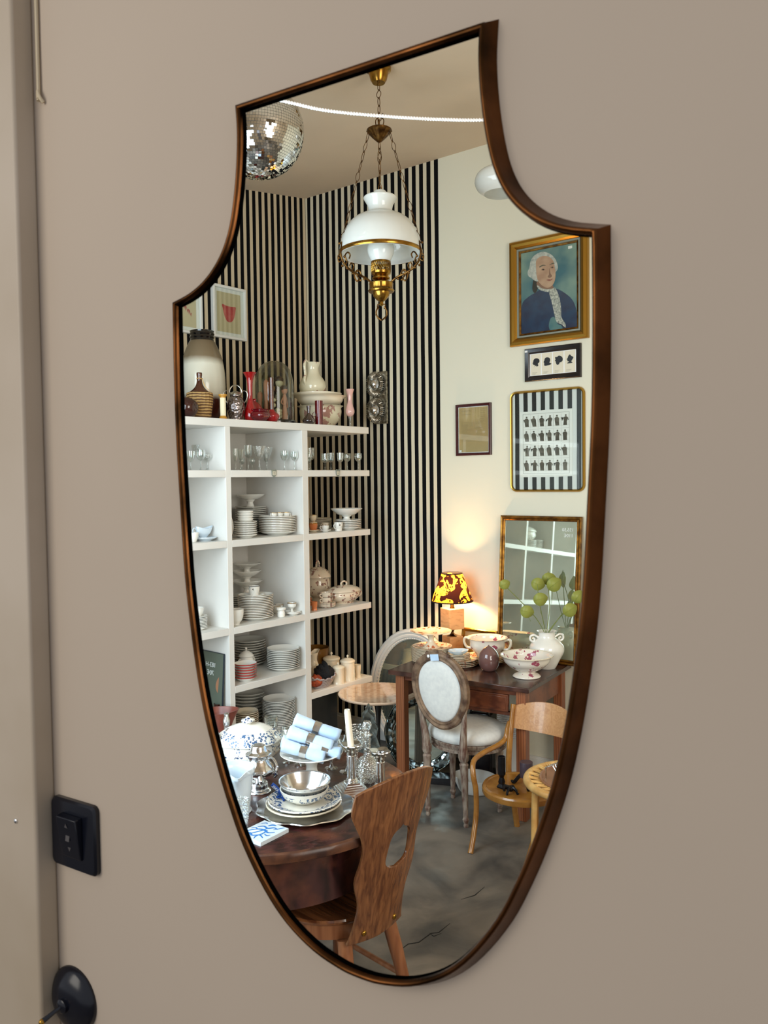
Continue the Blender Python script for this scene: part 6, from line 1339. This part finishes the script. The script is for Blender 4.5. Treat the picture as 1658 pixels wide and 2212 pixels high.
# white jug, tumbler, tile
t = thing('white_jug', 'plain white pitcher with a wide pouring lip at the left of the round table', 'jug', TB(-0.462,2.440), R(-75)); t.scale = (1.1,1.1,1.03)
m = MB().lathe(hollow([(0.040,0),(0.042,0.004),(0.038,0.010),(0.041,0.05),(0.046,0.10),(0.049,0.118),(0.0515,0.120),(0.053,0.134)], 0.0035, 4), 56)
for i, v in enumerate(m.v):
    x, y, z = v
    if z > 0.085:
        a = math.atan2(y, x); wgt = math.exp(-(a/0.35)**2)*((z-0.085)/0.05); m.v[i] = (x+0.022*wgt, y, z-0.010*wgt+0.002*math.cos(2*a)*(z-0.085)/0.05)
m.build('body', 'bluewhite', t)
t = thing('tumbler', 'clear ribbed drinking tumbler in front of the white pitcher', 'glass', TB(-0.428,2.312)); MB().lathe(hollow([(0.021,0),(0.023,0.02),(0.026,0.06),(0.028,0.088)], 0.002, 4), 48, flute=(9,0.03,0.0,0.06)).build('body', 'glass_cut', t)
t = thing('tall_tumbler', 'tall clear ribbed glass at the table edge, mostly behind the mirror frame', 'glass', TB(-0.483,2.375)); MB().lathe(hollow([(0.021,0),(0.023,0.02),(0.027,0.08),(0.029,0.118)], 0.002, 4), 48, flute=(9,0.03,0.0,0.08)).build('body', 'glass_cut', t)
P4 = [(-0.423,2.246),(-0.352,2.195),(-0.292,2.298),(-0.362,2.348)]; cx_ = sum(p[0] for p in P4)/4; cy_ = sum(p[1] for p in P4)/4
t = thing('painted_tile', 'white square tile painted with a blue brushwork figure, front of the round table', 'tile', TB(cx_,cy_), R(-37))
MB().box((0,0,0.006), (0.098,0.112,0.012)).build('tile_body', 'bluewhite', t, bev=0.001); rn = random.Random(21); m = MB()
def brush(pts, wdt):
    c = cr([(a, b, 0.0123) for a, b in pts], 5); m.tube(c, [wdt*(0.35+0.65*math.sin(PI*min(1, (i+1)/len(c)))) for i in range(len(c))], 6, flat=1.0)
for pts, wd_ in [([(-0.035,-0.02),(-0.02,0.0),(0.0,0.006),(0.02,0.0),(0.034,0.012)],0.0045), ([(-0.03,0.01),(-0.018,0.022),(0.0,0.018),(0.012,0.03),(0.028,0.028)],0.0038), ([(-0.036,-0.038),(-0.02,-0.026),(-0.004,-0.034),(0.012,-0.022),(0.032,-0.03)],0.0040),
                ([(-0.01,0.03),(-0.004,0.04),(0.008,0.042)],0.005), ([(0.0,0.02),(-0.004,0.0),(-0.012,-0.02),(-0.022,-0.042)],0.0034), ([(0.008,0.01),(0.012,-0.012),(0.008,-0.03),(0.014,-0.045)],0.0034), ([(0.02,0.02),(0.030,0.038),(0.036,0.046)],0.0025), ([(-0.038,0.03),(-0.028,0.04),(-0.02,0.036)],0.0026), ([(-0.02,0.0),(-0.032,0.004),(-0.038,-0.006)],0.003), ([(0.018,-0.01),(0.030,-0.014),(0.036,-0.006)],0.003)]: brush(pts, wd_*0.8)
for i, v in enumerate(m.v): m.v[i] = (v[0]*1.05, v[1]*1.1, 0.0118+(v[2]-0.0123)*0.12+0.0006)
m.build('brush_painting', 'blue_paint', t)
# platter, plates, bowls
t = thing('silver_platter', 'scallop-edged silver platter under the plates at the centre of the table', 'platter', TB(-0.252,2.447), R(-12))
MB().lathe([(0,0.002),(0.10,0.002),(0.112,0.003),(0.148,0.010),(0.152,0.012),(0.150,0.0145),(0.146,0.013),(0.112,0.006),(0,0.0045)], 96, flute=(10,0.028,0.007,0.02), sy=0.95).build('platter_body', 'silver', t, ang=25)
stack(1, 0.117, TB(-0.258,2.458,0.004), 0, 0.01, 'dinner_plate', 'larger cream plate lying on the silver platter', 'plate', None, 'cream_china', 'cream_china', h=0.016)
stack(1, 0.113, TB(-0.256,2.460,0.0105), R(40), 0.01, 'patterned_plate', 'blue-patterned plate lying on the cream plate', 'plate', None, 'blue_print', 'blue_sparse', h=0.018)
t = thing('patterned_bowl', 'cream soup bowl with a blue printed band in which the silver bowl rests', 'bowl', TB(-0.258,2.478,0.017)); MB().lathe(hollow([(0.040,0),(0.044,0.003),(0.066,0.018),(0.076,0.040)], 0.004, 4), 48).build('body', 'blue_print', t)
t = thing('silver_bowl', 'shiny silver bowl nested in the blue-banded soup bowl', 'bowl', TB(-0.257,2.480,0.027)); MB().lathe(hollow([(0.030,0),(0.044,0.004),(0.058,0.016),(0.068,0.032),(0.079,0.052)], 0.0015, 5), 64).build('body', 'silver', t)
MB().lathe([(0.0785,0.049),(0.0805,0.052),(0.0795,0.0545),(0.0765,0.0535),(0.0785,0.049)], 64).build('rim_band', 'silver', bpy.data.objects['silver_bowl'])
t = thing('ribbon', 'dark blue ribbon with white lettering hanging beside the silver bowl', 'ribbon', TB(-0.350,2.500,0.0), R(0))
def strip(P, wd, mat, name, par, up_=(0,1,0)):
    m = MB(); vs = []
    for p in P: vs += [(p[0]-wd*up_[0]/2, p[1]-wd*up_[1]/2, p[2]-wd*up_[2]/2), (p[0]+wd*up_[0]/2, p[1]+wd*up_[1]/2, p[2]+wd*up_[2]/2)]
    m.add(vs, [(2*i, 2*i+1, 2*i+3, 2*i+2) for i in range(len(P)-1)]); o = m.build(name, mat, par, ang=60); s_ = o.modifiers.new('s', 'SOLIDIFY'); s_.thickness = 0.0008; return o
P_ = cr([(-0.012,0.0,0.060),(0.000,-0.004,0.052),(0.014,-0.008,0.038),(0.030,-0.014,0.030)], 5)
strip(P_, 0.015, 'ribbon_blue', 'band', t, (0.55,-0.2,0.8))
m = MB()
for k in range(4): m.tube(cr([(0.022,-0.012,0.032),(0.022+0.016*math.cos(k*1.7),-0.018-0.004*k,0.032+0.014*math.sin(k*1.7)),(0.034,-0.014,0.022)],4), 0.0025, 6)
m.build('bow', 'ribbon_blue', t)
lettering('AXEL', 0.011, 'paper_white', t, Matrix.Translation((0.000,-0.0075,0.0495)) @ Matrix.Rotation(R(42), 4, 'Y') @ Matrix.Rotation(R(75), 4, 'X'), 'printed_word')
# compote with rolled napkins
CX_, CY_, CH = -0.252, 2.665, 0.105
compote('compote', 0.105, CH, TB(CX_,CY_), 'white pedestal dish carrying rolled pale blue napkins', mat='porcelain', footr=0.56, dish=0.022, stemr=0.20, wave=(6,0.05,0.0,0.02))
def napkin(c, ang, pitch_, L_, r_, label):
    t = thing('napkin', label, 'napkin', c, ang, 'rolled napkins with silver rings'); m = MB()
    prof_ = []
    n = 40
    for i in range(n):
        a = i/n*4*PI; q = r_*(0.35+0.62*i/n); prof_.append((q*math.cos(a), q*math.sin(a)))
    for i in range(30): a = i/30*2*PI; prof_.append((r_*math.cos(a)*(1+0.03*math.sin(5*a)), r_*math.sin(a)))
    K = 14; vs = []
    for k in range(K+1):
        x = (k/K-0.5)*L_; sq_ = 1 - 0.16*math.exp(-(x/0.014)**2) + 0.10*abs(x/(L_/2))**2
        for (y, z) in prof_: vs.append((x, y*sq_, z*sq_*0.92))
    n = len(prof_); m.add(vs, [(k*n+i, k*n+i+1, (k+1)*n+i+1, (k+1)*n+i) for k in range(K) for i in range(n-1)])
    T = Matrix.Rotation(pitch_, 4, 'Y')
    m.v = [tuple(T @ Vector(v)) for v in m.v]
    o = m.build('roll', 'napkin', t, ang=70); s_ = o.modifiers.new('s', 'SOLIDIFY'); s_.thickness = 0.0012
    rg = MB(); rg.M = T @ Matrix.Rotation(R(90), 4, 'Y'); rg.lathe([(r_*0.93,-0.010),(r_*0.97,-0.0115),(r_*0.97,0.0115),(r_*0.93,0.010),(r_*0.91,0),(r_*0.93,-0.010)], 36).build('napkin_ring', 'silver', t)
zc_ = TZ+CH
for c, an, pt, l_, r_, lab in [((CX_-0.022,CY_-0.035,zc_+0.014),R(-8),R(14),0.145,0.0215,'front napkin roll in its ring on the pedestal dish'), ((CX_-0.028,CY_+0.002,zc_+0.017),R(-6),R(14),0.145,0.0205,'napkin roll in its ring behind the front one'),
                       ((CX_+0.000,CY_-0.012,zc_+0.046),R(-10),R(17),0.155,0.0220,'middle napkin roll lying on top of the lower two'), ((CX_+0.012,CY_+0.042,zc_+0.018),R(-8),R(14),0.145,0.0205,'back lower napkin roll with its end hidden by the candle'),
                       ((CX_+0.018,CY_+0.028,zc_+0.072),R(-8),R(19),0.160,0.0225,'topmost napkin roll at the back of the pile'), ((CX_+0.050,CY_-0.030,zc_+0.017),R(-8),R(12),0.105,0.019,'short napkin roll at the right end of the pedestal dish')]:
    napkin(c, an, pt, l_, r_, lab)
# candlesticks
def candlestick(x, y, rz, h, label, b=0.105):
    t = thing('candlestick', label, 'candlestick', TB(x,y), rz, 'silver column candlesticks'); m = MB()
    for k in range(6):
        q = b*(1-k*0.115); m.box((0,0,0.002+k*0.0052), (q,q,0.0052), top=0.955)
    m.build('stepped_base', 'silver', t)
    zb_ = 0.033; zt_ = h-0.030
    MB().lathe([(0.020,zb_-0.002),(0.021,zb_+0.002),(0.017,zb_+0.005),(0.0185,zb_+0.008),(0.014,zb_+0.012)], 32).lathe([(0.0145,zb_+0.010),(0.0125,zt_-0.004)], 60, flute=(10,0.08,0,1)).lathe([(0.0125,zt_-0.005),(0.015,zt_-0.002),(0.0135,zt_)], 32).build('fluted_column', 'silver', t)
    m = MB().lathe([(0.013,zt_),(0.0135,zt_+0.01),(0.019,zt_+0.024),(0.012,zt_+0.026)], 32, flute=(8,0.10,0,1))
    for k in range(8):
        a = 2*PI*k/8; m.ball((0.017*math.cos(a),0.017*math.sin(a),zt_+0.012+0.006*(k % 2)), 0.0045, seg=8, rings=6)
    m.build('leafy_capital', 'silver_old', t)
    m = MB(); n = 48; vs = []
    for r_, z in ((0.008,zt_+0.026),(0.022,zt_+0.027),(0.030,zt_+0.031),(0.029,zt_+0.033),(0.012,zt_+0.030),(0.012,zt_+0.012)):
        for k in range(n):
            a = 2*PI*k/n; q = 1+0.22*abs(math.cos(2*a))**2*(1 if r_ > 0.02 else 0); vs.append((r_*q*math.cos(a+PI/4), r_*q*math.sin(a+PI/4), z+(0.003*abs(math.cos(2*a)) if r_ > 0.02 else 0)))
    m.add(vs, [(i*n+k, i*n+(k+1) % n, (i+1)*n+(k+1) % n, (i+1)*n+k) for i in range(5) for k in range(n)]); m.build('drip_pan', 'silver', t)
    return t
candlestick(-0.115,2.590,R(18),0.150,'silver column candlestick holding the cream candle'); candlestick(-0.022,2.545,R(18),0.143,'empty silver column candlestick behind the plywood chair back',0.090)
t = thing('candle', 'burnt cream taper candle leaning in the left silver candlestick', 'candle', TB(-0.115,2.590,0.128), 0)
m = MB().lathe([(0,0),(0.0105,0),(0.0102,0.13),(0.0085,0.141),(0.004,0.138),(0,0.137)], 24)
for i, v in enumerate(m.v): m.v[i] = (v[0]-v[2]*0.085, v[1]-v[2]*0.03, v[2])
m.build('wax', 'candle_wax', t); MB().tube(cr([(-0.012+0.008,-0.008,0.13),(-0.004,-0.008,0.10),(0.0,-0.006,0.07)],4), 0.0022, 6).build('wax_drip', 'candle_wax', t); MB().tube([(-0.0118,-0.004,0.137),(-0.0125,-0.004,0.146)], 0.0008, 5).build('wick', 'ink_black', t)
# decanter and glasses
t = thing('decanter', 'round cut glass decanter with a long neck and ball stopper between the candlesticks', 'decanter', TB(-0.066,2.672))
MB().lathe(hollow([(0.026,0),(0.034,0.006),(0.043,0.032),(0.040,0.060),(0.026,0.080),(0.0135,0.092),(0.0120,0.150),(0.019,0.158)], 0.002, 5), 48).build('body', 'glass_cut', t)
MB().lathe([(0,0.15),(0.010,0.15),(0.010,0.166),(0.008,0.172),(0.013,0.180),(0.016,0.192),(0.012,0.203),(0,0.207)], 24).build('stopper', 'glass_cut', t)
for x, y, r_, h, lab, fl in [(-0.352,2.868,0.030,0.125,'upturned wine glass behind the napkins, first from the left',False), (-0.306,2.842,0.030,0.125,'wine glass behind the pedestal dish, second from the left',False), (-0.196,2.800,0.030,0.120,'wine glass partly hidden by the pedestal stem',False), (-0.137,2.765,0.036,0.120,'wide-footed wine glass behind the lit candlestick',False)]:
    goblet('wine_glass', r_, h, TB(x,y), lab, 'glass', 'wine glasses at the back of the round table', 'glass', 0.45, 0)
goblet('glass_goblet', 0.040, 0.135, TB(-0.108,2.835), 'large engraved goblet behind the candle and decanter', 'glass', None, 'glass_cut', 0.62, 3)
goblet('wine_glass', 0.026, 0.130, TB(-0.43,2.99), 'clear glass peeping over the blue tureen lid', 'glass', 'wine glasses at the back of the round table', 'glass', 0.5, 3)

# ---------------------------------------------------------------- plywood chair at the round table
KC = 0.943; RZC = R(135); RB = 0.40                             # local x = the way the sitter faces
t = thing('plywood_chair', 'mid-century chair with a curved grained plywood back cut with a handle hole', 'chair', ((0.016-0.142)*KC,(2.456+0.142)*KC,0.0), RZC)
def hz_(z): return 1.75-(1.75-z)*KC
def interp(tab, z):
    for (a, b), (c, d) in zip(tab[:-1], tab[1:]):
        if a <= z <= c: return b+(d-b)*(z-a)/(c-a)
    return tab[0][1] if z < tab[0][0] else tab[-1][1]
ST = [(q[0], q[1]) for q in cr([(0.385,0.122,0),(0.41,0.112,0),(0.455,0.104,0),(0.50,0.106,0),(0.545,0.124,0),(0.575,0.130,0),(0.61,0.124,0),(0.65,0.119,0),(0.69,0.130,0),(0.73,0.152,0),(0.77,0.172,0),(0.80,0.176,0),(0.83,0.172,0)], 6)]
nz_ = 72; nl = 20; vs = []; m = MB()
def ztop(sn): return 0.862 - 0.038*abs(sn)**2.2
def zbot(sn): return 0.310 + 0.012*abs(sn)
def plypt(s_, z, th=0):
    a = s_/RB; return (KC*(-0.20 + RB*(1-math.cos(a)) - th*math.cos(a) - 0.24*(z-0.62)), KC*(RB+th)*math.sin(a), hz_(z))
HC = 0.026; H0, H1 = 0.545, 0.680
for i in range(nz_+1):
    v_ = i/nz_; zm = 0.318+(0.835-0.318)*v_; w_ = interp(ST, 0.83-(0.83-zm)/1.153); zc_m = 0.314+(0.862-0.314)*v_
    hz = (zc_m-H0)/(H1-H0); hw_ = 0
    if 0 < hz < 1: hw_ = 0.052*math.sqrt(max(0, 1-abs(2*hz-1)**4))*(1.12-0.28*hz)
    for side in (-1, 1):
        for k in range(nl+1):
            q = k/nl; s_ = (-w_ + q*(w_-hw_-HC)) if side < 0 else (-HC+hw_ + q*(w_-hw_+HC)); sn = s_/0.176
            vs.append(plypt(s_, zbot(sn)+(ztop(sn)-zbot(sn))*v_))
C_ = 2*(nl+1); m.v = [tuple(v) for v in vs]
for i in range(nz_):
    for k in range(C_-1):
        if k == nl:
            za = 0.314+0.548*i/nz_; zb2 = 0.314+0.548*(i+1)/nz_
            if H0 < za < H1 or H0 < zb2 < H1: continue
        m.f.append([i*C_+k, i*C_+k+1, (i+1)*C_+k+1, (i+1)*C_+k]); m.m.append(0)
o = m.build('backrest', 'veneer', t, ang=60); s_ = o.modifiers.new('s', 'SOLIDIFY'); s_.thickness = 0.010; s_.offset = 0
bv = o.modifiers.new('b', 'BEVEL'); bv.width = 0.002; bv.segments = 2; bv.angle_limit = R(50)
for ss in (-0.066, 0.066):
    MB().ball(plypt(ss, 0.345, 0.007), 0.0085, (0.6,1,1)).build('bolt_head', 'brass', t)
so = [(0.090+0.205*math.cos(a)*(1.05 if math.cos(a) > 0 else 0.92), 0.200*math.sin(a)*(1+0.06*math.cos(a))) for a in [k*2*PI/48 for k in range(48)]]
def seat_lv(lv, mat, name, ang=35):
    m = MB(); n = 48; vs = []
    for q, z in lv: vs += [(p[0]*q*KC, p[1]*q*KC, hz_(z)) for p in so]
    m.add(vs, [(i*n+k, i*n+(k+1) % n, (i+1)*n+(k+1) % n, (i+1)*n+k) for i in range(len(lv)-1) for k in range(n)] + [tuple(range(n))[::-1], tuple((len(lv)-1)*n+k for k in range(n))]); return m.build(name, mat, t, ang=ang)
seat_lv([(0.96,0.357),(1.00,0.362),(1.005,0.368),(0.97,0.374),(0.6,0.369),(0.05,0.367)], 'seat_wood', 'seat')
seat_lv([(0.86,0.307),(0.93,0.310),(0.945,0.356),(0.90,0.3565)], 'beech', 'seat_frame')
for x, y, fx, fy in ((0.19,0.12,0.24,0.16),(0.19,-0.12,0.24,-0.16),(-0.075,0.095,-0.15,0.125),(-0.075,-0.095,-0.15,-0.125)):
    MB().tube(cr([(x*KC,y*KC,hz_(0.312)),((x+fx)/2,(y+fy)/2,0.22),(fx,fy,0.0)],5), [0.022]*4+[0.020]*4+[0.015]*3, 14).build('leg', 'beech', t)
MB().tube([(-0.108,0.110,0.19),(-0.108,-0.110,0.19)], 0.009, 10).build('stretcher', 'beech', t); MB().tube([(0.212,0.14,0.19),(-0.106,0.108,0.22)], 0.009, 10).build('stretcher', 'beech', t); MB().tube([(0.212,-0.14,0.19),(-0.106,-0.108,0.22)], 0.009, 10).build('stretcher', 'beech', t)
bpy.context.view_layer.update()
